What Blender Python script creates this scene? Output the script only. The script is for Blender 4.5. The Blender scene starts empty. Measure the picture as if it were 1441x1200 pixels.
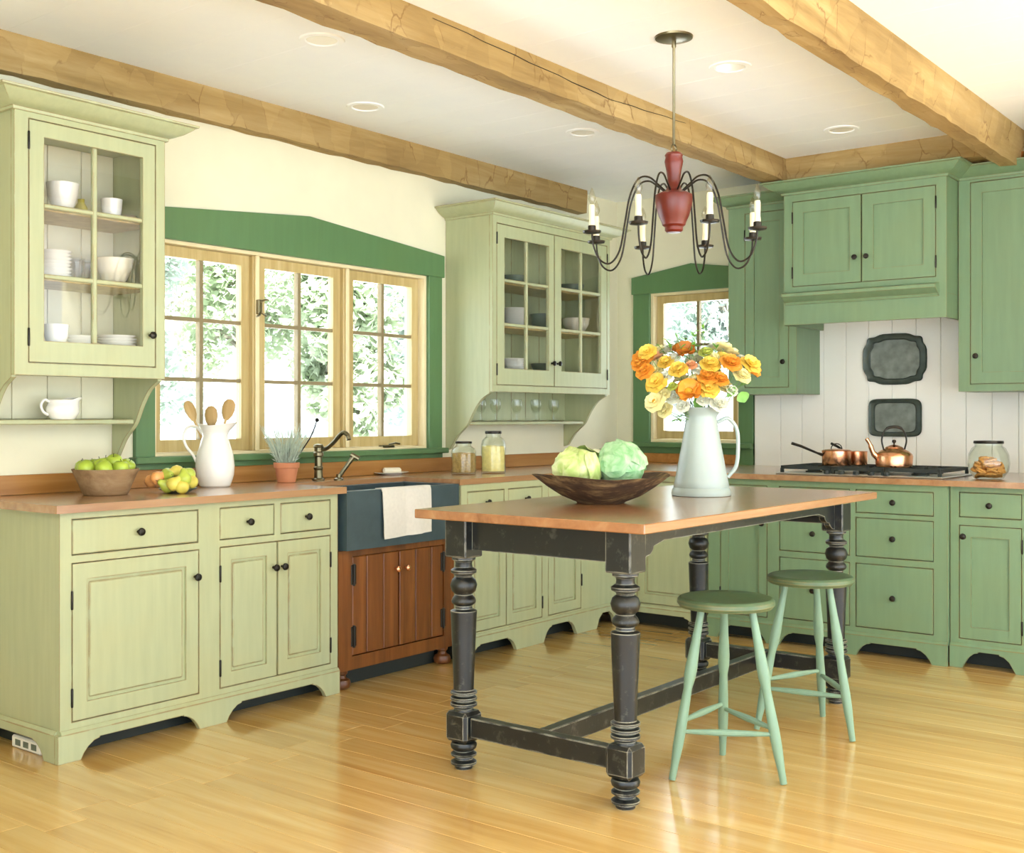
import bpy, bmesh, math, random
from mathutils import Vector, Matrix

random.seed(11)
SC = bpy.context.scene
COL = SC.collection
PI = math.pi

# ---------------------------------------------------------------- camera
F_PX, YAW, CY, H = 1620.87, 0.662, 586.5, 1.2323
cam_d = bpy.data.cameras.new('camera')
cam = bpy.data.objects.new('camera', cam_d)
COL.objects.link(cam)
cam.location = (0, 0, H)
cam.rotation_euler = (PI / 2, 0, YAW - PI / 2)
cam_d.sensor_fit = 'HORIZONTAL'
cam_d.sensor_width = 36.0
cam_d.lens = F_PX / 1441 * 36.0
cam_d.shift_y = (CY - 600) / 1441
cam_d.clip_start = 0.05
cam_d.clip_end = 200
SC.camera = cam

# ---------------------------------------------------------------- world, sun, exposure
world = bpy.data.worlds.new('sky')
SC.world = world
world.use_nodes = True
wn = world.node_tree.nodes
wl = world.node_tree.links
wn.clear()
w_out = wn.new('ShaderNodeOutputWorld')
w_bg = wn.new('ShaderNodeBackground')
w_bg.inputs['Color'].default_value = (0.80, 0.91, 1.0, 1)
w_bg.inputs['Strength'].default_value = 1.3
wl.new(w_bg.outputs[0], w_out.inputs[0])

sun_d = bpy.data.lights.new('sun', 'SUN')
sun_d.energy = 8.0
sun_d.angle = math.radians(3)
sun_d.color = (1, 0.99, 0.98)
sun = bpy.data.objects.new('sun', sun_d)
COL.objects.link(sun)
sun.location = (-6, -6, 12)
sun.rotation_euler = Vector((0.65, 0.7, -1.1)).to_track_quat('-Z', 'Y').to_euler()

SC.view_settings.view_transform = 'Standard'
SC.view_settings.look = 'None'
SC.view_settings.gamma = 1.0
SC.view_settings.use_curve_mapping = False
SC.view_settings.exposure = 1.8

# ---------------------------------------------------------------- mesh helpers
class B:
    """collects shapes into one mesh"""
    def __init__(self):
        self.bm = bmesh.new()

    def _bev(self, verts, w):
        if w <= 0:
            return
        es = set()
        for v in verts:
            es.update(v.link_edges)
        bmesh.ops.bevel(self.bm, geom=list(es), offset=w, segments=1, affect='EDGES', profile=0.5)

    def box(self, x0, x1, y0, y1, z0, z1, bev=0.0):
        bm = self.bm
        x0, x1 = min(x0, x1), max(x0, x1)
        y0, y1 = min(y0, y1), max(y0, y1)
        z0, z1 = min(z0, z1), max(z0, z1)
        v = [bm.verts.new((x, y, z)) for z in (z0, z1) for y in (y0, y1) for x in (x0, x1)]
        for f in ((0, 2, 3, 1), (4, 5, 7, 6), (0, 1, 5, 4), (2, 6, 7, 3), (0, 4, 6, 2), (1, 3, 7, 5)):
            bm.faces.new([v[i] for i in f])
        self._bev(v, bev)
        return self

    def plate(self, xs, zs, holes, y0, y1, axis='y', back=True):
        """rectangular plate in (x,z) with rectangular holes, thickness y0..y1. holes: (xa,xb,za,zb)"""
        xs = sorted(set([round(a, 5) for a in xs] + [round(a, 5) for h in holes for a in h[:2]]))
        zs = sorted(set([round(a, 5) for a in zs] + [round(a, 5) for h in holes for a in h[2:]]))
        nx, nz = len(xs) - 1, len(zs) - 1
        def filled(i, j):
            if i < 0 or j < 0 or i >= nx or j >= nz:
                return False
            cx, cz = (xs[i] + xs[i + 1]) / 2, (zs[j] + zs[j + 1]) / 2
            return not any(h[0] < cx < h[1] and h[2] < cz < h[3] for h in holes)
        bm = self.bm
        cache = {}
        def V(i, j, k):
            if (i, j, k) not in cache:
                p = (xs[i], (y0, y1)[k], zs[j])
                if axis == 'z':
                    p = (p[0], p[2], p[1])
                cache[(i, j, k)] = bm.verts.new(p)
            return cache[(i, j, k)]
        fl = []
        for i in range(nx):
            for j in range(nz):
                if not filled(i, j):
                    continue
                fl.append(bm.faces.new((V(i, j, 0), V(i + 1, j, 0), V(i + 1, j + 1, 0), V(i, j + 1, 0))))
                if back:
                    fl.append(bm.faces.new((V(i, j, 1), V(i, j + 1, 1), V(i + 1, j + 1, 1), V(i + 1, j, 1))))
                if not filled(i - 1, j):
                    fl.append(bm.faces.new((V(i, j, 0), V(i, j + 1, 0), V(i, j + 1, 1), V(i, j, 1))))
                if not filled(i + 1, j):
                    fl.append(bm.faces.new((V(i + 1, j, 0), V(i + 1, j, 1), V(i + 1, j + 1, 1), V(i + 1, j + 1, 0))))
                if not filled(i, j - 1):
                    fl.append(bm.faces.new((V(i, j, 0), V(i, j, 1), V(i + 1, j, 1), V(i + 1, j, 0))))
                if not filled(i, j + 1):
                    fl.append(bm.faces.new((V(i, j + 1, 0), V(i + 1, j + 1, 0), V(i + 1, j + 1, 1), V(i, j + 1, 1))))
        bmesh.ops.recalc_face_normals(bm, faces=fl)
        return self

    def prism(self, poly, a0, a1, axis='y', bev=0.0):
        """polygon extruded along an axis: poly is (x,z) for y, (y,z) for x, (x,y) for z"""
        bm = self.bm
        def P(p, a):
            return {'y': (p[0], a, p[1]), 'x': (a, p[0], p[1]), 'z': (p[0], p[1], a)}[axis]
        A = [bm.verts.new(P(p, a0)) for p in poly]
        C = [bm.verts.new(P(p, a1)) for p in poly]
        n = len(poly)
        fl = [bm.faces.new(A), bm.faces.new(C[::-1])]
        for i in range(n):
            fl.append(bm.faces.new((A[i], C[i], C[(i + 1) % n], A[(i + 1) % n])))
        bmesh.ops.recalc_face_normals(bm, faces=fl)
        if bev:
            self._bev(A + C, bev)
        return self

    def lathe(self, prof, c=(0, 0, 0), seg=20, axis='z', sx=1.0, sy=1.0):
        bm = self.bm
        rings = []
        def P(r, h, a):
            x, y = r * math.cos(a) * sx, r * math.sin(a) * sy
            if axis == 'z':
                q = (x, y, h)
            elif axis == 'y':
                q = (x, h, y)
            else:
                q = (h, x, y)
            return (c[0] + q[0], c[1] + q[1], c[2] + q[2])
        for r, h in prof:
            if r < 1e-6:
                rings.append([bm.verts.new(P(0, h, 0))])
            else:
                rings.append([bm.verts.new(P(r, h, 2 * PI * k / seg)) for k in range(seg)])
        fl = []
        for a, b in zip(rings, rings[1:]):
            for k in range(seg):
                k2 = (k + 1) % seg
                if len(a) == 1 and len(b) == 1:
                    break
                if len(a) == 1:
                    fl.append(bm.faces.new((a[0], b[k], b[k2])))
                elif len(b) == 1:
                    fl.append(bm.faces.new((a[k], a[k2], b[0])))
                else:
                    fl.append(bm.faces.new((a[k], a[k2], b[k2], b[k])))
        if len(rings[0]) > 1:
            fl.append(bm.faces.new(rings[0]))
        if len(rings[-1]) > 1 :
            fl.append(bm.faces.new(rings[-1]))
        bmesh.ops.recalc_face_normals(bm, faces=fl)
        return self

    def tube(self, pts, r, seg=8, closed=False):
        bm = self.bm
        pts = [Vector(p) for p in pts]
        n = len(pts)
        rs = r if isinstance(r, (list, tuple)) else [r] * n
        rings = []
        up = Vector((0, 0, 1))
        t0 = (pts[1] - pts[0]).normalized()
        if abs(t0.dot(up)) > 0.95:
            up = Vector((1, 0, 0))
        nrm = (up - t0 * up.dot(t0)).normalized()
        for i in range(n):
            if closed:
                t = (pts[(i + 1) % n] - pts[i - 1]).normalized()
            else:
                t = (pts[min(i + 1, n - 1)] - pts[max(i - 1, 0)]).normalized()
            nrm = (nrm - t * nrm.dot(t))
            nrm = nrm.normalized() if nrm.length > 1e-6 else t.orthogonal().normalized()
            bn = t.cross(nrm)
            rings.append([bm.verts.new(pts[i] + (nrm * math.cos(2 * PI * k / seg) + bn * math.sin(2 * PI * k / seg)) * rs[i]) for k in range(seg)])
        fl = []
        m = n if closed else n - 1
        for i in range(m):
            a, b = rings[i], rings[(i + 1) % n]
            for k in range(seg):
                fl.append(bm.faces.new((a[k], a[(k + 1) % seg], b[(k + 1) % seg], b[k])))
        if not closed:
            fl.append(bm.faces.new(rings[0][::-1]))
            fl.append(bm.faces.new(rings[-1]))
        bmesh.ops.recalc_face_normals(bm, faces=fl)
        return self

    def sweep(self, path, prof, cap=True):
        """moulding: path of plan points (open), prof list of (out, z); out is to the RIGHT of travel"""
        bm = self.bm
        P = [Vector(p) for p in path]
        rows = []
        for i, p in enumerate(P):
            d1 = (P[i] - P[i - 1]).normalized() if i > 0 else None
            d2 = (P[i + 1] - P[i]).normalized() if i < len(P) - 1 else None
            d1 = d1 or d2
            d2 = d2 or d1
            n1, n2 = Vector((d1.y, -d1.x)), Vector((d2.y, -d2.x))
            m = n1 + n2
            m = m / max(1e-6, m.dot(n1))
            rows.append([bm.verts.new((p.x + m.x * o, p.y + m.y * o, z)) for o, z in prof])
        fl = []
        k = len(prof)
        for a, b in zip(rows, rows[1:]):
            for j in range(k):
                fl.append(bm.faces.new((a[j], a[(j + 1) % k], b[(j + 1) % k], b[j])))
        if cap:
            fl.append(bm.faces.new(rows[0]))
            fl.append(bm.faces.new(rows[-1][::-1]))
        bmesh.ops.recalc_face_normals(bm, faces=fl)
        return self

    def ico(self, c, r, sub=2, sq=(1, 1, 1), jit=0.0, rng=random):
        m = bmesh.ops.create_icosphere(self.bm, subdivisions=sub, radius=1)
        for v in m['verts']:
            k = 1 + (rng.uniform(-jit, jit) if jit else 0)
            v.co = Vector((v.co.x * r * sq[0] * k + c[0], v.co.y * r * sq[1] * k + c[1], v.co.z * r * sq[2] * k + c[2]))
        return self

    def mesh(self, name, ang=35):
        me = bpy.data.meshes.new(name)
        self.bm.to_mesh(me)
        self.bm.free()
        me.polygons.foreach_set('use_smooth', [True] * len(me.polygons))
        me.set_sharp_from_angle(angle=math.radians(ang))
        return me


def obj(name, b, mat, parent=None, loc=None, rotz=None, ang=35, label=None):
    me = b.mesh(name, ang) if isinstance(b, B) else b
    if mat is not None and not me.materials:
        me.materials.append(mat)
    o = bpy.data.objects.new(name, me)
    COL.objects.link(o)
    if parent is not None:
        o.parent = parent
    if loc is not None:
        o.location = loc
    if rotz is not None:
        o.rotation_euler = (0, 0, rotz)
    if label:
        o['label'] = label
    return o

def tag(o, label, cat, group=None):
    o['label'] = label
    o['category'] = cat
    if group:
        o['group'] = group
    return o

def struct(o):
    o['kind'] = 'structure'
    return o

def thing(name, label, cat, loc=(0, 0, 0), rotz=0, group=None):
    o = bpy.data.objects.new(name, None)
    COL.objects.link(o)
    o.empty_display_size = 0.1
    o.location = loc
    o.rotation_euler = (0, 0, rotz)
    return tag(o, label, cat, group)

def dup(o, parent=None, loc=None, rot=None, label=None):
    c = o.copy()
    COL.objects.link(c)
    if parent is not None:
        c.parent = parent
    if loc is not None:
        c.location = loc
    if rot is not None:
        c.rotation_euler = rot
    if label:
        c['label'] = label
    for ch in list(o.children):
        dup(ch, c)
    return c

def bez(pts, n=8):
    """Catmull-Rom through points"""
    P = [Vector(p) for p in pts]
    P = [P[0] * 2 - P[1]] + P + [P[-1] * 2 - P[-2]]
    out = []
    for i in range(1, len(P) - 2):
        a, b, c, d = P[i - 1:i + 3]
        for k in range(n):
            t = k / n
            out.append(0.5 * ((2 * b) + (c - a) * t + (2 * a - 5 * b + 4 * c - d) * t * t + (3 * b - a - 3 * c + d) * t ** 3))
    out.append(P[-2].copy())
    return out

# ---------------------------------------------------------------- materials
def srgb(r, g, b):
    f = lambda c: (c / 255 / 12.92) if c / 255 <= 0.04045 else ((c / 255 + 0.055) / 1.055) ** 2.4
    return (f(r), f(g), f(b), 1)

def base_mat(name):
    m = bpy.data.materials.new(name)
    m.use_nodes = True
    nt = m.node_tree
    return m, nt.nodes, nt.links, nt.nodes['Principled BSDF']

def N(nodes, t, **kw):
    n = nodes.new(t)
    for k, v in kw.items():
        if k in n.inputs:
            n.inputs[k].default_value = v
        else:
            setattr(n, k, v)
    return n

def mixc(nodes, links, fac, a, b, blend='MIX'):
    n = nodes.new('ShaderNodeMix')
    n.data_type = 'RGBA'
    n.blend_type = blend
    for s, v in ((0, fac), (6, a), (7, b)):
        if hasattr(v, 'is_linked') or hasattr(v, 'links'):
            links.new(v, n.inputs[s])
        else:
            n.inputs[s].default_value = v
    return n.outputs[2]

def ramp(nodes, links, src, stops):
    n = nodes.new('ShaderNodeValToRGB')
    el = n.color_ramp.elements
    while len(el) < len(stops):
        el.new(0.5)
    for e, (p, c) in zip(el, stops):
        e.position = p
        e.color = c if len(c) == 4 else (*c, 1)
    links.new(src, n.inputs[0])
    return n.outputs[0]

def plain(name, col, rough=0.5, metal=0.0, var=0.06, scale=8.0, coat=0.0, bump=0.0, spec=0.5):
    m, n, l, p = base_mat(name)
    tc = n.new('ShaderNodeTexCoord')
    nz = N(n, 'ShaderNodeTexNoise', Scale=scale, Detail=4.0)
    l.new(tc.outputs['Object'], nz.inputs['Vector'])
    a = tuple(min(1, c * (1 - var)) for c in col[:3]) + (1,)
    b = tuple(min(1, c * (1 + var)) for c in col[:3]) + (1,)
    l.new(ramp(n, l, nz.outputs[0], [(0.3, a), (0.7, b)]), p.inputs['Base Color'])
    p.inputs['Roughness'].default_value = rough
    p.inputs['Metallic'].default_value = metal
    p.inputs['Coat Weight'].default_value = coat
    p.inputs['Specular IOR Level'].default_value = spec
    if bump:
        bp = N(n, 'ShaderNodeBump', Strength=bump, Distance=0.01)
        l.new(nz.outputs[0], bp.inputs['Height'])
        l.new(bp.outputs[0], p.inputs['Normal'])
    return m

def paint(name, col, wear=(0.30, 0.16, 0.06, 1), rough=0.42, radius=0.006, lo=0.03, hi=0.16, amt=0.85, rub=0.0):
    """brushed, edge-worn painted wood"""
    m, n, l, p = base_mat(name)
    tc = n.new('ShaderNodeTexCoord')
    mp = N(n, 'ShaderNodeMapping')
    mp.inputs['Scale'].default_value = (22, 22, 2.2)
    l.new(tc.outputs['Object'], mp.inputs['Vector'])
    st = N(n, 'ShaderNodeTexNoise', Scale=1.6, Detail=4.0)
    l.new(mp.outputs[0], st.inputs['Vector'])
    bl = N(n, 'ShaderNodeTexNoise', Scale=3.0, Detail=3.0)
    l.new(tc.outputs['Object'], bl.inputs['Vector'])
    dk = tuple(c * 0.94 for c in col[:3]) + (1,)
    lt = tuple(min(1, c * 1.035) for c in col[:3]) + (1,)
    c1 = ramp(n, l, st.outputs[0], [(0.32, dk), (0.68, lt)])
    warm = (min(1, col[0] * 1.10), col[1] * 0.98, col[2] * 0.84, 1)
    c2 = mixc(n, l, ramp(n, l, bl.outputs[0], [(0.45, (0, 0, 0, 1)), (0.75, (0.5, 0.5, 0.5, 1))]), c1, warm)
    bv = N(n, 'ShaderNodeBevel', samples=4, Radius=radius)
    ge = n.new('ShaderNodeNewGeometry')
    dt = N(n, 'ShaderNodeVectorMath', operation='DOT_PRODUCT')
    l.new(bv.outputs[0], dt.inputs[0])
    l.new(ge.outputs['Normal'], dt.inputs[1])
    inv = N(n, 'ShaderNodeMath', operation='SUBTRACT')
    inv.inputs[0].default_value = 1.0
    l.new(dt.outputs['Value'], inv.inputs[1])
    wn_ = N(n, 'ShaderNodeTexNoise', Scale=14.0, Detail=5.0)
    l.new(tc.outputs['Object'], wn_.inputs['Vector'])
    ml = N(n, 'ShaderNodeMath', operation='MULTIPLY')
    l.new(inv.outputs[0], ml.inputs[0])
    l.new(ramp(n, l, wn_.outputs[0], [(0.38, (0.1, 0.1, 0.1, 1)), (0.62, (1, 1, 1, 1))]), ml.inputs[1])
    mr = N(n, 'ShaderNodeMapRange')
    mr.inputs['From Min'].default_value = lo
    mr.inputs['From Max'].default_value = hi
    mr.inputs['To Max'].default_value = amt
    l.new(ml.outputs[0], mr.inputs['Value'])
    cc = mixc(n, l, mr.outputs[0], c2, wear)
    if rub > 0:
        rn = N(n, 'ShaderNodeTexNoise', Scale=26.0, Detail=6.0, Roughness=0.7)
        l.new(tc.outputs['Object'], rn.inputs['Vector'])
        cc = mixc(n, l, ramp(n, l, rn.outputs[0], [(0.56, (0, 0, 0, 1)), (0.72, (rub, rub, rub, 1))]), cc, wear)
    l.new(cc, p.inputs['Base Color'])
    p.inputs['Roughness'].default_value = rough
    bp = N(n, 'ShaderNodeBump', Strength=0.12, Distance=0.004)
    l.new(st.outputs[0], bp.inputs['Height'])
    l.new(bp.outputs[0], p.inputs['Normal'])
    return m

def wood(name, dark, mid, light, axis='x', scale=1.0, rough=0.35, bump=0.15, per_obj=0.25, coat=0.0, coat_rough=0.1, stretch=18.0):
    m, n, l, p = base_mat(name)
    tc = n.new('ShaderNodeTexCoord')
    oi = n.new('ShaderNodeObjectInfo')
    off = N(n, 'ShaderNodeVectorMath', operation='MULTIPLY_ADD')
    cb = N(n, 'ShaderNodeCombineXYZ')
    for i in range(3):
        l.new(oi.outputs['Random'], cb.inputs[i])
    l.new(cb.outputs[0], off.inputs[0])
    off.inputs[1].default_value = (17.3, 11.1, 23.7)
    l.new(tc.outputs['Object'], off.inputs[2])
    mp = N(n, 'ShaderNodeMapping')
    s = [stretch * scale] * 3
    s['xyz'.index(axis)] = 1.1 * scale
    mp.inputs['Scale'].default_value = s
    l.new(off.outputs[0], mp.inputs['Vector'])
    g = N(n, 'ShaderNodeTexNoise', Scale=1.0, Detail=6.0, Roughness=0.62, Distortion=0.4)
    l.new(mp.outputs[0], g.inputs['Vector'])
    big = N(n, 'ShaderNodeTexNoise', Scale=2.2 * scale, Detail=3.0)
    l.new(off.outputs[0], big.inputs['Vector'])
    c1 = ramp(n, l, g.outputs[0], [(0.28, dark), (0.5, mid), (0.72, light)])
    c2 = mixc(n, l, ramp(n, l, big.outputs[0], [(0.35, (0, 0, 0, 1)), (0.7, (0.45, 0.45, 0.45, 1))]), c1, mid)
    hsv = n.new('ShaderNodeHueSaturation')
    mr = N(n, 'ShaderNodeMapRange')
    mr.inputs['To Min'].default_value = 1 - per_obj
    mr.inputs['To Max'].default_value = 1 + per_obj * 0.6
    l.new(oi.outputs['Random'], mr.inputs['Value'])
    l.new(mr.outputs[0], hsv.inputs['Value'])
    l.new(c2, hsv.inputs['Color'])
    l.new(hsv.outputs[0], p.inputs['Base Color'])
    p.inputs['Roughness'].default_value = rough
    p.inputs['Coat Weight'].default_value = coat
    p.inputs['Coat Roughness'].default_value = coat_rough
    bp = N(n, 'ShaderNodeBump', Strength=bump, Distance=0.006)
    l.new(g.outputs[0], bp.inputs['Height'])
    l.new(bp.outputs[0], p.inputs['Normal'])
    return m

def glass_mat(name, tint=(1, 1, 1, 1), ior=1.45, rough=0.0):
    m, n, l, p = base_mat(name)
    n.remove(p)
    out = n['Material Output']
    tr = n.new('ShaderNodeBsdfTransparent')
    tr.inputs[0].default_value = tint
    gl = n.new('ShaderNodeBsdfGlossy')
    gl.inputs['Roughness'].default_value = rough
    lw = n.new('ShaderNodeLayerWeight')
    lw.inputs['Blend'].default_value = 0.5
    pw = N(n, 'ShaderNodeMath', operation='POWER')
    l.new(lw.outputs['Facing'], pw.inputs[0])
    pw.inputs[1].default_value = 5.0
    f0 = ((ior - 1) / (ior + 1)) ** 2
    fr = N(n, 'ShaderNodeMath', operation='MULTIPLY_ADD')
    l.new(pw.outputs[0], fr.inputs[0])
    fr.inputs[1].default_value = 1 - f0
    fr.inputs[2].default_value = f0
    mx = n.new('ShaderNodeMixShader')
    l.new(fr.outputs[0], mx.inputs[0])
    l.new(tr.outputs[0], mx.inputs[1])
    l.new(gl.outputs[0], mx.inputs[2])
    l.new(mx.outputs[0], out.inputs[0])
    return m

M = {}
M['wall'] = plain('cream_plaster', srgb(226, 222, 194), 0.85, var=0.03, scale=5)
M['ceil'] = plain('white_painted_board', srgb(246, 250, 255), 0.7, var=0.02, scale=6)
M['sage'] = paint('sage_paint', srgb(175, 182, 143), wear=srgb(140, 100, 52), lo=0.008, hi=0.07)
M['sage_in'] = plain('cabinet_lining', srgb(226, 222, 194), 0.7, var=0.05)
M['green'] = paint('mid_green_paint', srgb(120, 147, 112), wear=srgb(140, 110, 58), amt=0.75, lo=0.008, hi=0.07)
M['casing'] = paint('casing_green_paint', srgb(86, 122, 78), wear=srgb(60, 95, 55), amt=0.4)
M['stool'] = paint('stool_paint', srgb(126, 156, 132), wear=srgb(150, 165, 120), amt=0.5, radius=0.004)
M['seat'] = paint('stool_seat_paint', srgb(78, 104, 74), wear=srgb(150, 128, 80), amt=0.95, radius=0.014, lo=0.015, hi=0.10)
M['black'] = paint('black_milk_paint', srgb(24, 27, 27), wear=srgb(190, 186, 165), amt=0.95, radius=0.006, rub=0.14, rough=0.34, lo=0.012, hi=0.09)
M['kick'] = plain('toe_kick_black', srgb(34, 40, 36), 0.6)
M['plank'] = plain('white_paint_boards', srgb(244, 243, 234), 0.5, var=0.02, scale=4)
M['floor'] = wood('honey_pine', srgb(186, 140, 74), srgb(208, 168, 98), srgb(222, 190, 126), 'y', 0.9, rough=0.22, bump=0.03, per_obj=0.10, coat=0.8, coat_rough=0.13)
M['counter'] = wood('worktop_wood', srgb(142, 98, 60), srgb(170, 126, 84), srgb(188, 148, 106), 'x', 0.8, rough=0.25, bump=0.02, per_obj=0.05, coat=1.0, coat_rough=0.27)
M['splash'] = wood('splash_wood', srgb(148, 94, 42), srgb(176, 122, 60), srgb(198, 148, 84), 'x', 0.8, rough=0.35, per_obj=0.1)
M['tabletop'] = wood('table_top_wood', srgb(126, 80, 46), srgb(156, 106, 66), srgb(178, 132, 90), 'x', 0.8, rough=0.25, bump=0.015, per_obj=0.05, coat=1.0, coat_rough=0.27)
M['sinkwood'] = wood('sink_cabinet_wood', srgb(72, 38, 12), srgb(114, 64, 24), srgb(146, 92, 42), 'z', 0.9, rough=0.35, per_obj=0.2)
def hewn(name, axis):
    m = wood(name, srgb(124, 98, 54), srgb(164, 136, 84), srgb(192, 168, 120), axis, 0.8, rough=0.85, bump=0.6, per_obj=0.06, stretch=11)
    n, l = m.node_tree.nodes, m.node_tree.links
    p = n['Principled BSDF']
    tc = n.new('ShaderNodeTexCoord')
    mp = N(n, 'ShaderNodeMapping')
    mp.inputs['Scale'].default_value = (7, 14, 4) if axis == 'x' else (14, 7, 4)
    l.new(tc.outputs['Object'], mp.inputs['Vector'])
    vz = N(n, 'ShaderNodeTexVoronoi', Scale=1.0, feature='DISTANCE_TO_EDGE')
    nz = N(n, 'ShaderNodeTexNoise', Scale=3.0, Detail=4.0)
    l.new(mp.outputs[0], nz.inputs['Vector'])
    dn = N(n, 'ShaderNodeVectorMath', operation='MULTIPLY_ADD')
    l.new(nz.outputs['Color'], dn.inputs[0])
    dn.inputs[1].default_value = (0.35, 0.35, 0.35)
    l.new(mp.outputs[0], dn.inputs[2])
    l.new(dn.outputs[0], vz.inputs['Vector'])
    msk = N(n, 'ShaderNodeTexNoise', Scale=1.3, Detail=2.0)
    l.new(mp.outputs[0], msk.inputs['Vector'])
    e = ramp(n, l, vz.outputs['Distance'], [(0.0, (1, 1, 1, 1)), (0.03, (0, 0, 0, 1))])
    k = ramp(n, l, msk.outputs[0], [(0.48, (0, 0, 0, 1)), (0.62, (0.75, 0.75, 0.75, 1))])
    ml = mixc(n, l, 1.0, e, k, 'MULTIPLY')
    src = p.inputs['Base Color'].links[0].from_socket
    vc = N(n, 'ShaderNodeTexVoronoi', Scale=1.0, feature='F1')
    l.new(dn.outputs[0], vc.inputs['Vector'])
    sp_ = n.new('ShaderNodeSeparateColor')
    l.new(vc.outputs['Color'], sp_.inputs[0])
    tone = ramp(n, l, sp_.outputs[0], [(0.0, (0.87, 0.85, 0.82, 1)), (1.0, (1.05, 1.05, 1.04, 1))])
    facets = mixc(n, l, 1.0, src, tone, 'MULTIPLY')
    l.new(mixc(n, l, ml, facets, srgb(112, 78, 36)), p.inputs['Base Color'])
    return m
M['beam'] = hewn('hewn_beam_wood', 'x')
M['beam_y'] = hewn('hewn_wall_beam_wood', 'y')
M['sash'] = wood('window_sash_wood', srgb(168, 142, 88), srgb(192, 170, 114), srgb(210, 192, 142), 'z', 1.2, rough=0.4, per_obj=0.05)
M['jamb'] = plain('cream_jamb', srgb(232, 216, 172), 0.6)
M['muntin'] = plain('muntin_grey_wood', srgb(140, 126, 92), 0.6)
M['glass'] = glass_mat('pane_glass')
M['jar'] = glass_mat('jar_glass', (0.95, 0.97, 0.94, 1), 1.5)
M['bulb'] = glass_mat('bulb_glass', (0.86, 0.84, 0.76, 1), 1.7)
M['iron'] = plain('dark_iron', srgb(46, 42, 36), 0.35, metal=0.7)
M['bronze'] = plain('aged_bronze', srgb(120, 112, 86), 0.3, metal=0.9)
M['soap'] = plain('soapstone', srgb(58, 74, 80), 0.35, var=0.15, scale=14)
M['white'] = plain('white_glaze', srgb(246, 244, 236), 0.18, var=0.015, spec=0.6)
M['cream'] = plain('cream_glaze', srgb(240, 232, 208), 0.25, var=0.03)
M['linen'] = plain('linen', srgb(214, 210, 200), 0.9, var=0.04, scale=60, bump=0.1)
M['enamel'] = plain('pale_enamel', srgb(166, 180, 174), 0.25, var=0.04)
M['terra'] = plain('terracotta', srgb(200, 130, 92), 0.8, var=0.1)
M['copper'] = plain('copper', srgb(240, 176, 134), 0.26, metal=1.0)
M['red'] = plain('red_turned_wood', srgb(100, 30, 18), 0.35, var=0.2)
M['candle'] = plain('candle_wax', srgb(246, 234, 196), 0.5)
M['pewter'] = plain('dark_pewter', srgb(86, 96, 92), 0.4, metal=0.5, var=0.3, scale=20)
M['steel'] = plain('steel', srgb(205, 205, 200), 0.3, metal=0.9)
M['dish_dark'] = plain('slate_glaze', srgb(96, 108, 96), 0.35)

# ================================================================ SETTING
YW, XW, ZC = 4.40, 6.85, 2.74
X0R, Y0R = -3.0, -3.4          # open ends of the room behind the camera

# floor: boards run along Y
fl = struct(obj('floor', B().box(X0R, XW, Y0R, YW, -0.06, -0.02), M['kick']))
bw = 0.1425
lens = [2.4, 3.1, 3.6, 4.2]
cache = {}
x = X0R
row = 0
while x < XW - 0.01:
    w = min(bw, XW - x)
    y = Y0R
    k = row
    while y < YW - 0.01:
        L = lens[(k * 7 + row * 3) % 4]
        if YW - (y + L) < 0.9:
            L = YW - y
        L = min(L, YW - y)
        key = (round(w, 3), round(L, 3))
        if key not in cache:
            cache[key] = B().box(0.0006, w - 0.0006, 0.0006, L - 0.0006, -0.02, 0, 0.0012).mesh('plank')
        obj('plank', cache[key], M['floor'], fl, (x, y, 0))
        y += L
        k += 1
    x += bw
    row += 1

# ceiling: white boards across, joints along Y
cl = struct(obj('ceiling', B().box(X0R, XW + 0.2, Y0R, YW + 0.16, ZC + 0.014, ZC + 0.12), M['ceil']))
bwc = 0.2825
x = 2.895 - 20 * bwc
cm = None
while x < XW - 0.01:
    w = min(bwc, XW - x)
    b = B().box(0.0003, w - 0.0003, Y0R, YW, ZC, ZC + 0.014, 0.0007)
    if w == bwc:
        cm = cm or b.mesh('plank')
        obj('plank', cm, M['ceil'], cl, (x, 0, 0))
    else:
        obj('plank', b, M['ceil'], cl, (x, 0, 0))
    x += bwc

# walls
WX0, WX1, WZ0, WZ1 = 3.05, 4.855, 1.05, 2.03          # main window opening
struct(obj('wall_left', B().plate([X0R, XW + 0.16], [0, ZC + 0.01], [(WX0, WX1, WZ0, WZ1)], YW, YW + 0.16), M['wall']))
SY0, SY1, SZ0, SZ1 = 3.45, 4.124, 1.06, 2.08          # small window opening (Y range)
wb = struct(obj('wall_back', B().plate([0, YW - Y0R], [0, ZC + 0.01], [(YW - SY1, YW - SY0, SZ0, SZ1)], 0, 0.16), M['wall'], None, (XW, YW, 0), -PI / 2))
# painted boards on the range wall: local x = YW - Y
yb = 3.34
while yb > 0.9:
    w = 0.143 if yb < 3.3 else 0.182
    obj('plank', B().box(YW - yb + 0.001, YW - yb + w - 0.001, -0.014, 0, 0.915, 1.95, 0.0025), M['plank'], wb)
    yb -= w

struct(obj('added_shade_wall_left', B().box(0.42, 0.58, 2.7, YW - 0.002, 0, ZC - 0.002), M['wall']))  # unseen wall stub, added to cut the light on the left cabinets
struct(obj('added_shade_wall_right', B().box(5.9, XW - 0.002, 0.78, 0.94, 0, ZC - 0.002), M['wall']))  # unseen return wall, added to shade the cabinets right of the hood

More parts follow.
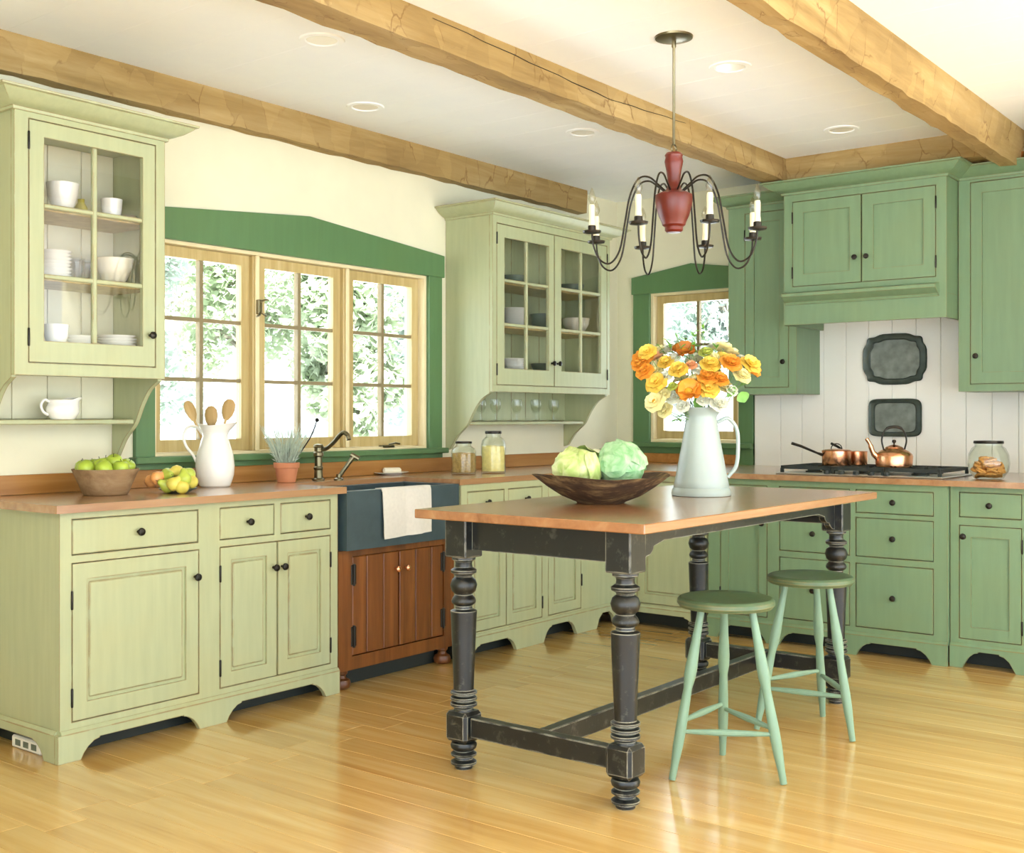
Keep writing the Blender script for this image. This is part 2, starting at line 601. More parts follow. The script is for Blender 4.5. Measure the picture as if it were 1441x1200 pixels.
# green casing round the triple window
c1 = struct(obj('trim_1', B().prism([(2.935, 2.03), (4.98, 2.03), (4.98, 2.155), (3.955, 2.243), (2.935, 2.155)], YW - 0.03, YW, 'y', 0.002), M['casing']))
obj('side_casing', B().box(2.95, 3.05, YW - 0.024, YW, 1.0, 2.03, 0.002), M['casing'], c1)
obj('side_casing', B().box(4.855, 4.965, YW - 0.024, YW, 1.0, 2.03, 0.002), M['casing'], c1)
obj('sill', B().box(2.93, 4.985, YW - 0.06, YW + 0.02, 1.026, 1.056, 0.004), M['casing'], c1)
obj('apron', B().box(2.95, 4.965, YW - 0.026, YW, 1.0, 1.026), M['casing'], c1)
# and round the small one (local x = YW - Y)
c2 = struct(obj('trim_2', B().prism([(0.135, 2.08), (1.065, 2.08), (1.065, 2.195), (0.60, 2.262), (0.135, 2.195)], -0.03, 0, 'y', 0.002), M['casing'], None, (XW, YW, 0), -PI / 2))
obj('side_casing', B().box(0.146, 0.276, -0.024, 0, 0.99, 2.08, 0.002), M['casing'], c2)
obj('side_casing', B().box(0.95, 1.054, -0.024, 0, 0.92, 2.08, 0.002), M['casing'], c2)
obj('sill', B().box(0.13, 1.054, -0.06, 0.02, 1.026, 1.06, 0.004), M['casing'], c2)
obj('apron', B().box(0.146, 1.054, -0.026, 0, 0.985, 1.026), M['casing'], c2)

def sash_unit(parent, a, b, z0, z1, cols, rows, mats=True):
    """one casement in local coords, face at y=0 (wall face), glass recessed"""
    s = obj('sash', B().plate([a, b], [z0, z1], [(a + 0.05, b - 0.05, z0 + 0.055, z1 - 0.05)], 0.045, 0.085), M['sash'], parent)
    ga, gb, gz0, gz1 = a + 0.05, b - 0.05, z0 + 0.055, z1 - 0.05
    for i in range(1, cols):
        x = ga + (gb - ga) * i / cols
        obj('muntin', B().box(x - 0.010, x + 0.010, 0.05, 0.08, gz0, gz1), M['muntin'], s)
    for j in range(1, rows):
        z = gz0 + (gz1 - gz0) * j / rows
        obj('muntin', B().box(ga, gb, 0.052, 0.078, z - 0.009, z + 0.009), M['muntin'], s)
    pw, ph = (gb - ga) / cols, (gz1 - gz0) / rows
    pm = B().box(0.002, pw - 0.002, 0.063, 0.066, 0.002, ph - 0.002).mesh('pane')
    for i in range(cols):
        for j in range(rows):
            obj('pane', pm, M['glass'], s, (ga + i * pw, 0, gz0 + j * ph))
    return s

w1 = struct(obj('window_1', B().plate([WX0, WX1], [WZ0, WZ1], [(WX0 + 0.02, WX1 - 0.02, WZ0 + 0.02, WZ1 - 0.016)], 0.0, 0.15), M['jamb'], None, (0, YW, 0)))
uw = (WX1 - WX0) / 3
for i in range(3):
    sash_unit(w1, WX0 + uw * i + 0.022, WX0 + uw * (i + 1) - 0.022, WZ0 + 0.022, WZ1 - 0.018, 2, 3)
for i in (1, 2):
    xm = WX0 + uw * i
    mu = obj('mullion', B().box(xm - 0.022, xm + 0.022, 0.02, 0.14, WZ0 + 0.02, WZ1 - 0.016, 0.003), M['sash'], w1)
    obj('bead', B().box(xm - 0.011, xm + 0.011, 0.008, 0.02, WZ0 + 0.02, WZ1 - 0.016, 0.003), M['jamb'], mu)
lat = obj('latch', B().box(3.640, 3.664, -0.012, 0.012, 1.73, 1.80, 0.003).tube([(3.652, -0.008, 1.79), (3.672, -0.022, 1.80), (3.69, -0.022, 1.80)], 0.005)
          .tube([(3.652, -0.008, 1.74), (3.64, -0.02, 1.725), (3.618, -0.022, 1.715)], 0.005).tube([(3.652, -0.008, 1.74), (3.68, -0.02, 1.72)], 0.004), M['bronze'], w1)
obj('crank', B().box(4.50, 4.60, 0.0, 0.03, 1.06, 1.078, 0.004).tube([(4.55, 0.0, 1.08), (4.575, -0.025, 1.09), (4.61, -0.025, 1.085)], 0.006), M['bronze'], w1)

w2 = struct(obj('window_2', B().plate([YW - SY1, YW - SY0], [SZ0, SZ1], [(YW - SY1 + 0.02, YW - SY0 - 0.02, SZ0 + 0.02, SZ1 - 0.016)], 0.0, 0.15), M['jamb'], None, (XW, YW, 0), -PI / 2))
sash_unit(w2, YW - SY1 + 0.022, YW - SY0 - 0.022, SZ0 + 0.022, SZ1 - 0.018, 2, 3)

# hewn ceiling beams
def beam(prof, a0, a1, axis, mat, label, rng):
    """profile polygon in (across, z), hewn: jittered sections along the length"""
    b = B()
    bm = b.bm
    # refine profile
    P = []
    n0 = len(prof)
    for i in range(n0):
        p, q = Vector(prof[i]), Vector(prof[(i + 1) % n0])
        k = max(1, int((q - p).length / 0.05))
        for j in range(k):
            P.append(p.lerp(q, j / k))
    n = int((a1 - a0) / 0.09)
    rows = []
    zt = max(p.y for p in P)
    for s in range(n + 1):
        t = a0 + (a1 - a0) * s / n
        r = []
        for p in P:
            j = 0.0 if p.y > zt - 1e-4 else 0.0045
            u, z = p.x + rng.uniform(-j, j), p.y + rng.uniform(-j, j)
            r.append(bm.verts.new((t, u, z) if axis == 'x' else (u, t, z)))
        rows.append(r)
    m = len(P)
    fs = []
    for r1, r2 in zip(rows, rows[1:]):
        for i in range(m):
            fs.append(bm.faces.new((r1[i], r1[(i + 1) % m], r2[(i + 1) % m], r2[i])))
    fs += [bm.faces.new(rows[0]), bm.faces.new(rows[-1][::-1])]
    bmesh.ops.recalc_face_normals(bm, faces=fs)
    return tag(obj('ceiling_beam', b, mat, ang=12), label, 'beam')

rg = random.Random(3)
beam([(4.32, 2.742), (4.325, 2.588), (4.398, 2.588), (4.398, 2.742)], X0R, 6.36, 'x', M['beam'], 'rough hewn ceiling beam running along the window wall', rg)
bm2 = beam([(2.875, 2.742), (2.862, 2.604), (3.00, 2.604), (3.01, 2.742)], X0R, 6.29, 'x', M['beam'], 'rough hewn ceiling beam with a long crack beside the chandelier rod', rg)
obj('crack', B().tube([(3.2 + 0.1 * i, 2.8675, 2.716 - 0.0035 * i * (1 if i < 12 else 0) + (0.0 if i < 12 else -0.042 + 0.0045 * (i - 12)) + 0.002 * (i % 3)) for i in range(20)], [0.0010 + 0.0011 * math.sin(PI * i / 19) for i in range(20)], 5), M['iron'], bm2, label='long dark split in the beam face')
beam([(1.60, 2.742), (1.635, 2.562), (1.722, 2.562), (1.752, 2.60), (1.752, 2.742)], X0R, 6.49, 'x', M['beam'], 'thick hewn ceiling beam running to the tall green wall cabinet', rg)
beam([(6.29, 2.742), (6.29, 2.606), (6.848, 2.606), (6.848, 2.742)], 1.76, 3.02, 'y', M['beam_y'], 'short hewn beam lying across the top of the hood cabinet', rg)

# recessed ceiling lights
def downlight(x, y, label):
    t = thing('recessed_light', label, 'ceiling light', (x, y, ZC), 0, 'recessed ceiling lights')
    obj('trim_ring', B().lathe([(0.062, -0.001), (0.066, -0.006), (0.088, -0.005), (0.092, 0.0), (0.062, 0.0)], seg=28), M['ceil'], t)
    obj('reflector', B().lathe([(0.062, -0.0015), (0.055, 0.006), (0.05, 0.010), (0, 0.011)], seg=28), M['white'], t)
downlight(3.166, 3.431, 'round recessed ceiling light between the window-side beam and the cracked beam, far from the chandelier')
downlight(3.978, 4.004, 'round recessed ceiling light close to the beam above the window')
downlight(5.043, 3.455, 'round recessed ceiling light above the right glazed cabinet side of the cracked beam')
downlight(4.492, 2.308, 'round recessed ceiling light beside the chandelier canopy')
downlight(5.827, 2.351, 'round recessed ceiling light in front of the hood cabinet')

# ================================================================ CABINETS
knob_m = B().lathe([(0.006, 0.0), (0.0055, -0.012), (0.011, -0.016), (0.0155, -0.022), (0.014, -0.028), (0.007, -0.031), (0, -0.0315)], axis='y', seg=12).mesh('knob')
knob_m.materials.append(M['iron'])
hinge_m = B().lathe([(0.003, -0.034), (0.0045, -0.031), (0.0045, 0.031), (0.003, 0.034)], axis='z', seg=8).mesh('hinge')
hinge_m.materials.append(M['iron'])

G = 0.0035   # reveal round inset doors

def knob(parent, x, z, y=0.0):
    return obj('knob', knob_m, None, parent, (x, y, z))

def hinge(parent, x, z, y=-0.003):
    return obj('hinge', hinge_m, None, parent, (x, y, z))

def drawer(root, x0, x1, z0, z1, mat, k=True, bead=False):
    d = obj('drawer', B().box(x0 + G, x1 - G, 0.0, 0.022, z0 + G, z1 - G, 0.0025), mat, root)
    if k:
        knob(d, (x0 + x1) / 2, (z0 + z1) / 2)
    return d

def door(root, x0, x1, z0, z1, mat, kn=None, hg=None, st=0.062, raised=True, pm=None):
    d = obj('door', B().plate([x0 + G, x1 - G], [z0 + G, z1 - G], [(x0 + st, x1 - st, z0 + st + 0.004, z1 - st)], 0.0, 0.022), mat, root)
    b = B()
    b.box(x0 + st - 0.003, x1 - st + 0.003, 0.010, 0.020, z0 + st, z1 - st + 0.003)
    if raised:
        b.box(x0 + st + 0.012, x1 - st - 0.012, 0.005, 0.012, z0 + st + 0.016, z1 - st - 0.012, 0.004)
    obj('panel', b, pm or mat, d)
    if kn:
        knob(d, kn[0], kn[1])
    if hg:
        hx, zs = hg
        for z in zs:
            hinge(d, hx, z)
    return d

def glazed_door(root, x0, x1, z0, z1, gx0, gx1, gz0, gz1, bars, mat, kn, hg):
    d = obj('door', B().plate([x0 + G, x1 - G], [z0 + G, z1 - G], [(gx0, gx1, gz0, gz1)], 0.0, 0.022), mat, root)
    xm = (gx0 + gx1) / 2
    obj('muntin', B().box(xm - 0.010, xm + 0.010, 0.001, 0.019, gz0, gz1, 0.003), mat, d)
    zs = [gz0] + bars + [gz1]
    for z in bars:
        obj('muntin', B().box(gx0, gx1, 0.002, 0.018, z - 0.009, z + 0.009, 0.003), mat, d)
    for j in range(len(zs) - 1):
        for a, c in ((gx0, xm), (xm, gx1)):
            obj('pane', B().box(a + 0.001, c - 0.001, 0.010, 0.0125, zs[j] + 0.001, zs[j + 1] - 0.001), M['glass'], d)
    knob(d, *kn)
    for z in hg[1]:
        hinge(d, hg[0], z)
    return d

def skirt_poly(x0, x1, ztop, arches):
    """front view outline of a bracket-footed skirt: arches (a,b,h)"""
    P = [(x0, ztop), (x0, 0.0)]
    for a, b, h in arches:
        e = min(0.075, (b - a) * 0.3)
        P += [(a, 0.0), (a + 0.012, 0.022), (a + e * 0.40, h * 0.62), (a + e * 0.72, h * 0.86), (a + e, h * 0.93), (a + e * 1.02, h)]
        P += [(b - e * 1.02, h), (b - e, h * 0.93), (b - e * 0.72, h * 0.86), (b - e * 0.40, h * 0.62), (b - 0.012, 0.022), (b, 0.0)]
    P += [(x1, 0.0), (x1, ztop)]
    return P

def base_cabinet(label, loc, rotz, W, D, Ht, mat, openings, arches, side=None, sk=0.10):
    """root with carcass, face frame and skirt; openings are (x0,x1,z0,z1)"""
    t = thing('base_cabinet', label, 'cabinet', loc, rotz)
    obj('carcass', B().box(0.001, W - 0.001, 0.024, D, sk, Ht), mat, t)
    obj('face_frame', B().plate([0, W], [sk - 0.005, Ht], openings, 0.0, 0.024, back=False), mat, t)
    s = B().prism(skirt_poly(-0.014 if side else 0.0, W, sk, arches), -0.014, 0.008, 'y')
    obj('skirt', s, mat, t)
    obj('skirt_moulding', B().sweep([(W, 0.0), (0.0, 0.0)][::-1], [(0, sk + 0.014), (0.006, sk + 0.012), (0.015, sk), (0, sk)]), mat, t)
    if side:
        P = [(p[0], p[1]) for p in skirt_poly(0.0085, D, sk, [(0.08, D - 0.08, sk * 0.68)])]
        obj('side_skirt', B().prism(P, -0.014, 0.006, 'x'), mat, t)
        obj('side_moulding', B().sweep([(0, D), (0, 0.016)], [(0, sk + 0.014), (0.006, sk + 0.012), (0.015, sk), (0, sk)]), mat, t)
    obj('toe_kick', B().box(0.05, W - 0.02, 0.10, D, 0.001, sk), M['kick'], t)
    return t

# --- light sage base cabinet, end of the window run
ops = [(0.047, 0.594, 0.735, 0.866), (0.047, 0.598, 0.137, 0.708), (0.698, 0.981, 0.735, 0.866), (1.015, 1.301, 0.735, 0.866), (0.698, 1.301, 0.137, 0.708)]
t = base_cabinet('light sage base cabinet with three drawers and bracket feet beside the sink', (2.2376, 3.78, 0), 0, 1.345, 0.62, 0.89, M['sage'],
                 ops, [(0.075, 0.592, 0.07), (0.722, 1.262, 0.07)], side='left')
drawer(t, *ops[0], M['sage']); drawer(t, *ops[2], M['sage']); drawer(t, *ops[3], M['sage'])
door(t, *ops[1], M['sage'], (0.577, 0.602), (0.047, (0.575, 0.225)))
door(t, 0.698, 0.997, 0.137, 0.708, M['sage'], (0.975, 0.598), (0.699, (0.60, 0.22)), st=0.058)
door(t, 0.998, 1.301, 0.137, 0.708, M['sage'], (1.022, 0.598), (1.300, (0.60, 0.22)), st=0.058)

# --- sink cabinet of brown wood
t = thing('sink_cabinet', 'brown stained board-front sink cabinet on bun feet', 'cabinet', (3.592, 3.785, 0))
W = 0.79
obj('carcass', B().box(0.002, W - 0.002, 0.03, 0.55, 0.085, 0.628), M['sinkwood'], t)
obj('face_frame', B().plate([0, W], [0.085, 0.628], [(0.085, W - 0.075, 0.145, 0.60)], 0.0, 0.03, back=False), M['sinkwood'], t)
xs = [0.085, 0.18, 0.29, 0.395, 0.395, 0.51, 0.625, 0.715]
for s, (a, c) in enumerate(((0, 3), (4, 7))):
    d = obj('door', B().box(xs[a] + G, xs[c] - G, 0.014, 0.026, 0.148, 0.597), M['sinkwood'], t)
    for i in range(a, c):
        obj('plank', B().box(xs[i] + 0.002 + (G if i == a else 0), xs[i + 1] - 0.002 - (G if i == c - 1 else 0), 0.002, 0.016, 0.149, 0.596, 0.003), M['sinkwood'], d)
    kx = 0.365 if s == 0 else 0.432
    kk = knob(d, kx, 0.515)
    kk.data = knob_m.copy(); kk.data.materials.clear(); kk.data.materials.append(M['copper'])
    kk['label'] = 'small copper-coloured knob'
    hx = xs[0] + 0.008 if s == 0 else xs[7] - 0.008
    for z in (0.515, 0.235):
        obj('hinge', B().box(hx - 0.016, hx + 0.016, -0.004, 0.004, z - 0.045, z + 0.045, 0.002).lathe([(0.006, -0.05), (0.006, 0.05)], (hx, -0.004, z), 8), M['iron'], d, label='black iron butt hinge')
for fx, fy in ((0.05, 0.035), (0.05, 0.5), (0.74, 0.035), (0.74, 0.5)):
    obj('bun_foot', B().lathe([(0.028, 0.0), (0.04, 0.010), (0.044, 0.026), (0.038, 0.042), (0.024, 0.05), (0.02, 0.062), (0.028, 0.07), (0.03, 0.086)], (fx, fy, 0), 18), M['sinkwood'], t)
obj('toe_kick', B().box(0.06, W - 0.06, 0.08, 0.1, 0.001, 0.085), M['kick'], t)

# --- sage base cabinets right of the sink
ops = [(0.05, 0.35, 0.735, 0.855), (0.385, 0.685, 0.735, 0.855), (0.05, 0.685, 0.137, 0.705), (0.74, 1.06, 0.735, 0.855), (0.74, 1.06, 0.137, 0.705)]
t = base_cabinet('sage base cabinet between the dark sink and the room corner', (4.386, 3.742, 0), 0, 1.43, 0.655, 0.89, M['sage'], ops,
                 [(0.06, 0.44, 0.075), (0.68, 1.0, 0.085), (1.2, 1.40, 0.085)], sk=0.115)
drawer(t, *ops[0], M['sage']); drawer(t, *ops[1], M['sage']); drawer(t, *ops[3], M['sage'])
door(t, 0.05, 0.367, 0.137, 0.705, M['sage'], (0.34, 0.6), (0.051, (0.6, 0.22)), st=0.055)
door(t, 0.368, 0.685, 0.137, 0.705, M['sage'], (0.395, 0.6), (0.684, (0.6, 0.22)), st=0.055)
door(t, *ops[4], M['sage'], (0.765, 0.6), (1.062, (0.6, 0.3)), st=0.055)

# --- range wall base cabinets (rot -90: local x runs to -Y, local y runs to +X)
R9 = -PI / 2
ops = [(0.12, 0.54, 0.137, 0.855)]
t = base_cabinet('sage corner base cabinet with one tall door under the small window', (5.82, 3.72, 0), R9, 0.585, 1.0, 0.89, M['sage'], ops, [(0.03, 0.52, 0.085)], sk=0.115)
door(t, *ops[0], M['sage'], (0.15, 0.66), (0.541, (0.66, 0.26)), st=0.055)
ops = [(0.075, 0.36, 0.137, 0.858), (0.43, 0.825, 0.736, 0.858), (0.43, 0.825, 0.51, 0.714), (0.43, 0.825, 0.145, 0.477),
       (0.855, 1.255, 0.736, 0.858), (0.855, 1.255, 0.51, 0.714), (0.855, 1.255, 0.145, 0.477)]
t = base_cabinet('mid green base cabinet with stacked drawers under the cooktop', (5.81, 3.123, 0), R9, 1.323, 1.02, 0.89, M['green'], ops,
                 [(0.06, 0.36, 0.075), (0.43, 0.80, 0.075), (0.86, 1.25, 0.072)], sk=0.105)
door(t, *ops[0], M['green'], (0.335, 0.65), (0.076, (0.7, 0.25)), st=0.052, raised=False)
for o in ops[1:]:
    drawer(t, *o, M['green'])
ops = [(0.042, 0.335, 0.738, 0.863), (0.042, 0.335, 0.140, 0.700), (0.40, 0.69, 0.738, 0.863), (0.40, 0.69, 0.140, 0.700)]
t = base_cabinet('mid green base cabinet with drawer over panelled door beneath the cookie jar', (5.84, 1.796, 0), R9, 0.74, 0.99, 0.89, M['green'], ops,
                 [(0.06, 0.31, 0.085), (0.40, 0.66, 0.085)], sk=0.105)
drawer(t, *ops[0], M['green']); drawer(t, *ops[2], M['green'])
door(t, *ops[1], M['green'], (0.066, 0.645), (0.336, (0.61, 0.22)), st=0.058, raised=False)
door(t, *ops[3], M['green'], (0.664, 0.645), (0.401, (0.61, 0.22)), st=0.058, raised=False)

# --- worktop: one continuous L with a notch for the sink
wt = B().plate([2.205, XW - 0.002], [1.06, YW - 0.002],
               [(2.205, 5.782, 1.06, 3.742), (3.602, 4.378, 3.742, 4.125)], 0.891, 0.92, axis='z')
tag(obj('worktop', wt, M['counter']), 'continuous wooden worktop wrapping the sink and the range wall', 'countertop')
tag(obj('backsplash', B().box(2.205, XW - 0.016, YW - 0.017, YW - 0.002, 0.921, 1.0, 0.002), M['splash']), 'low brown wood backsplash board under the triple window', 'backsplash')
tag(obj('backsplash', B().box(XW - 0.017, XW - 0.002, 3.455, YW - 0.018, 0.921, 0.985, 0.002), M['splash']), 'low brown wood backsplash board under the small window', 'backsplash')

# --- soapstone apron sink
sk = B().plate([3.606, 4.374], [3.745, 4.121], [(3.655, 4.325, 3.79, 4.075)], 0.632, 0.898, axis='z')
sk.box(3.64, 4.34, 3.775, 4.09, 0.632, 0.68)
tag(obj('farmhouse_sink', sk, M['soap']), 'dark soapstone apron-front sink above the brown cabinet', 'sink')

# --- hanging towel over the sink apron
b = B()
bm = b.bm
nu, prof = 16, []
prof = [(3.80, 0.84), (3.796, 0.885), (3.785, 0.9025), (3.765, 0.9035), (3.745, 0.9025), (3.738, 0.885), (3.736, 0.82), (3.734, 0.75), (3.735, 0.70), (3.734, 0.668)]
rows = []
rt = random.Random(5)
for i in range(nu + 1):
    u = i / nu
    rw = []
    for j, (y, z) in enumerate(prof):
        k = max(0, j - 4) / 5
        wv = -0.004 * k - 0.004 * math.sin(u * 9 + 0.4) * k - 0.012 * k * (1 if 0.5 < u < 0.8 else 0)
        xx = 3.822 + 0.335 * u + 0.012 * k * (0.5 - u)
        rw.append(bm.verts.new((xx, y - 0.003 + wv, z + (0.012 * u * k if j == 9 else 0))))
    rows.append(rw)
for a, c in zip(rows, rows[1:]):
    for j in range(len(prof) - 1):
        bm.faces.new((a[j], c[j], c[j + 1], a[j + 1]))
bmesh.ops.recalc_face_normals(bm, faces=bm.faces)
bmesh.ops.solidify(bm, geom=bm.faces[:], thickness=0.004)
tag(obj('dish_towel', b, M['linen'], ang=60), 'white folded dish towel hanging over the sink front', 'towel')

# --- upper glazed cabinets on the window wall
def bracket_side(x0, x1, D, zt, zb):
    P = [(0.0225, zt), (0.0225, zb - 0.009)]
    for p in bez([(0.03, zb - 0.012), (0.085, zb - 0.045), (0.135, zb - 0.105), (0.175, zb - 0.172), (0.20, zb - 0.20), (0.255, zb - 0.245), (0.29, zb - 0.29), (0.315, zb - 0.325)], 4):
        P.append((p[0], p[1]))
    P += [(D, zb - 0.335), (D, zt)]
    return B().prism(P, x0, x1, 'x')

CROWN = [(0.0, 0.0), (0.010, 0.0), (0.013, 0.012), (0.030, 0.018), (0.055, 0.030), (0.082, 0.050), (0.088, 0.058), (0.098, 0.060), (0.10, 0.068), (0.0, 0.068)]

def glazed_upper(label, loc, W, D, z0, z1, openings, shelves, zfloor, zs_low, mat):
    t = thing('wall_cabinet', label, 'cabinet', loc)
    for a in (0.0, W - 0.02):
        obj('side_panel', bracket_side(a, a + 0.02, D - 0.002, z1, z0), mat, t)
    obj('face_frame', B().plate([0.0, W], [z0, z1], openings, -0.0005, 0.022), mat, t)
    obj('floor_panel', B().box(0.021, W - 0.021, 0.023, D - 0.02, z0 + 0.01, zfloor), mat, t)
    obj('top_panel', B().box(0.021, W - 0.021, 0.023, D - 0.002, z1 - 0.03, z1 - 0.002), mat, t)
    nb = max(3, int(W / 0.135))
    for i in range(nb):
        a = 0.021 + (W - 0.042) * i / nb
        c = 0.021 + (W - 0.042) * (i + 1) / nb
        obj('back_board', B().box(a + 0.0012, c - 0.0012, D - 0.016, D - 0.002, zs_low + 0.002, z1 - 0.03, 0.002), M['sage_in'] if W < 1 else mat, t)
    for z in shelves:
        obj('shelf', B().box(0.0215, W - 0.0215, 0.05, D - 0.018, z - 0.018, z, 0.002), M['sash'], t)
    obj('lower_shelf', B().box(0.0215, W - 0.0215, 0.185, D - 0.002, zs_low - 0.02, zs_low, 0.003), mat, t)
    obj('crown', B().sweep([(-0.0, D - 0.004), (0, 0), (W, 0), (W, D - 0.004)], [(o, z1 - 0.006 + z) for o, z in CROWN]), mat, t)
    return t

t = glazed_upper('pale green glazed wall cabinet full of white dishes above the wooden bowl of green apples', (2.217, 4.05, 0), 0.65, 0.35, 1.388, 2.372,
                 [(0.055, 0.607, 1.434, 2.344)], [2.035, 1.77], 1.512, 1.222, M['sage'])
glazed_door(t, 0.055, 0.607, 1.434, 2.344, 0.118, 0.546, 1.518, 2.283, [2.027, 1.762], M['sage'], (0.579, 1.564), (0.0555, (2.262, 1.53)))

t = glazed_upper('pale green double glazed wall cabinet between the two windows', (5.02, 4.05, 0), 1.197, 0.35, 1.374, 2.372,
                 [(0.036, 1.166, 1.412, 2.325)], [2.012, 1.762], 1.50, 1.205, M['sage'])
glazed_door(t, 0.036, 0.59, 1.412, 2.325, 0.108, 0.535, 1.508, 2.25, [2.008, 1.758], M['sage'], (0.562, 1.552), (0.0365, (2.24, 1.50)))
glazed_door(t, 0.591, 1.166, 1.412, 2.325, 0.663, 1.096, 1.508, 2.25, [2.008, 1.758], M['sage'], (0.62, 1.552), (1.1655, (2.24, 1.50)))

# --- upper cabinets and hood on the range wall
def solid_upper(label, loc, W, D, z0, z1, opening, mat, kn, hg, path):
    t = thing('wall_cabinet', label, 'cabinet', loc, R9)
    obj('carcass', B().box(0.0, W, 0.023, D - 0.016, z0, z1), mat, t)
    obj('face_frame', B().plate([0.0, W], [z0, z1], [opening], 0.0, 0.023, back=False), mat, t)
    door(t, *opening, mat, kn, hg, st=0.062, raised=False)
    obj('crown', B().sweep(path, [(o * 0.9, z1 - 0.006 + z) for o, z in CROWN]), mat, t)
    return t
solid_upper('mid green tall wall cabinet between the small window and the hood', (6.49, 3.348, 0), 0.452, 0.36, 1.371, 2.53, (0.111, 0.402, 1.41, 2.485), M['green'],
            (0.370, 1.565), (0.112, (2.35, 1.55)), [(0, 0.34), (0, 0), (0.448, 0)])
solid_upper('mid green tall wall cabinet to the side of the hood above the cookie jar', (6.49, 1.952, 0), 0.80, 0.36, 1.371, 2.53, (0.062, 0.56, 1.41, 2.51), M['green'],
            (0.095, 1.563), (0.559, (2.35, 1.55)), [(0.0, 0.0), (0.80, 0), (0.80, 0.34)])

t = thing('hood_cabinet', 'mid green range hood cabinet with double doors and moulded ledge', 'range hood', (6.30, 2.891, 0), R9)
W = 0.934
obj('carcass', B().box(0.0, W, 0.024, 0.534, 1.90, 2.53).box(0.0, 0.02, 0.024, 0.534, 1.768, 1.90).box(W - 0.02, W, 0.024, 0.534, 1.768, 1.90), M['green'], t)
obj('face_frame', B().plate([0, W], [1.768, 2.53], [(0.053, 0.878, 1.988, 2.484)], 0.0, 0.024), M['green'], t)
door(t, 0.053, 0.465, 1.988, 2.484, M['green'], (0.432, 2.13), (0.0535, (2.39, 2.07)), st=0.068, raised=False)
door(t, 0.466, 0.878, 1.988, 2.484, M['green'], (0.499, 2.13), (0.8775, (2.39, 2.07)), st=0.068, raised=False)
obj('ledge_moulding', B().sweep([(0.015, 0.0), (0.895, 0.0)], [(0, 1.884), (0.012, 1.884), (0.018, 1.898), (0.040, 1.906), (0.058, 1.922), (0.066, 1.926), (0.066, 1.944), (0.05, 1.950), (0, 1.958)]), M['green'], t)
obj('crown', B().sweep([(0, 0.30), (0, 0), (W, 0), (W, 0.22)], [(o * 1.05, 2.524 + z * 1.05) for o, z in CROWN]), M['green'], t)
obj('filter_panel', B().box(0.03, W - 0.03, 0.05, 0.52, 1.87, 1.885), M['steel'], t)

# ================================================================ TABLE
tb = thing('work_table', 'black painted kitchen table with turned legs and wooden top', 'table', (3.935, 2.287, 0))
LX, LY = 0.847, 0.3345
LEGP = [(0.030, 0.0), (0.032, 0.004), (0.031, 0.012), (0.045, 0.017), (0.046, 0.024), (0.032, 0.034), (0.031, 0.042), (0.045, 0.047), (0.046, 0.053), (0.032, 0.063),
        (0.044, 0.072), (0.047, 0.083), (0.043, 0.092), (0.031, 0.097), (0.036, 0.205), (0.032, 0.211), (0.047, 0.221), (0.047, 0.230), (0.032, 0.236),
        (0.047, 0.242), (0.047, 0.250), (0.032, 0.257), (0.047, 0.263), (0.047, 0.270), (0.036, 0.276), (0.038, 0.35), (0.043, 0.46), (0.046, 0.538),
        (0.047, 0.545), (0.047, 0.553), (0.031, 0.560), (0.029, 0.570), (0.042, 0.580), (0.044, 0.588), (0.040, 0.598), (0.029, 0.610), (0.042, 0.622), (0.048, 0.643),
        (0.042, 0.662), (0.029, 0.672), (0.030, 0.678), (0.045, 0.686), (0.046, 0.696), (0.031, 0.706), (0.029, 0.718), (0.031, 0.726), (0.042, 0.732), (0.042, 0.742), (0.031, 0.748)]
leg_m = B().lathe(LEGP, seg=24).mesh('leg', 40)
leg_m.materials.append(M['black'])
blk_m = B().box(-0.049, 0.049, -0.049, 0.049, 0.099, 0.203, 0.012).mesh('leg_block')
blk_m.materials.append(M['black'])
pst_m = B().box(-0.0475, 0.0475, -0.0475, 0.0475, 0.742, 0.8785, 0.004).mesh('leg_post')
pst_m.materials.append(M['black'])
for sx in (-1, 1):
    for sy in (-1, 1):
        lg = obj('leg', leg_m, None, tb, (sx * LX, sy * LY, 0))
        obj('leg_block', blk_m, None, lg)
        obj('leg_post', pst_m, None, lg)
obj('table_top', B().box(-0.978, 0.926, -0.485, 0.450, 0.880, 0.911, 0.003), M['tabletop'], tb)
for sx in (-1, 1):       # straight end aprons
    obj('apron', B().box(sx * LX - 0.0125, sx * LX + 0.0125, -LY + 0.048, LY - 0.048, 0.770, 0.878), M['black'], tb)
    obj('stretcher', B().box(sx * LX - 0.022, sx * LX + 0.022, -LY + 0.048, LY - 0.048, 0.118, 0.186, 0.003), M['black'], tb)
for sy in (-1, 1):       # long aprons with stepped corner brackets
    a = LX - 0.048
    half = [(a, 0.752), (a - 0.025, 0.756), (a - 0.052, 0.772), (a - 0.056, 0.782), (a - 0.082, 0.786), (a - 0.10, 0.800), (a - 0.104, 0.812), (a - 0.135, 0.818), (a - 0.17, 0.826)]
    P = [(-a, 0.878), (a, 0.878)] + half + [(-x, z) for x, z in half[::-1]]
    obj('apron', B().prism(P, sy * LY - 0.0125, sy * LY + 0.0125, 'y'), M['black'], tb)
obj('stretcher', B().box(-LX + 0.022, LX - 0.022, -0.022, 0.022, 0.118, 0.186, 0.003), M['black'], tb)

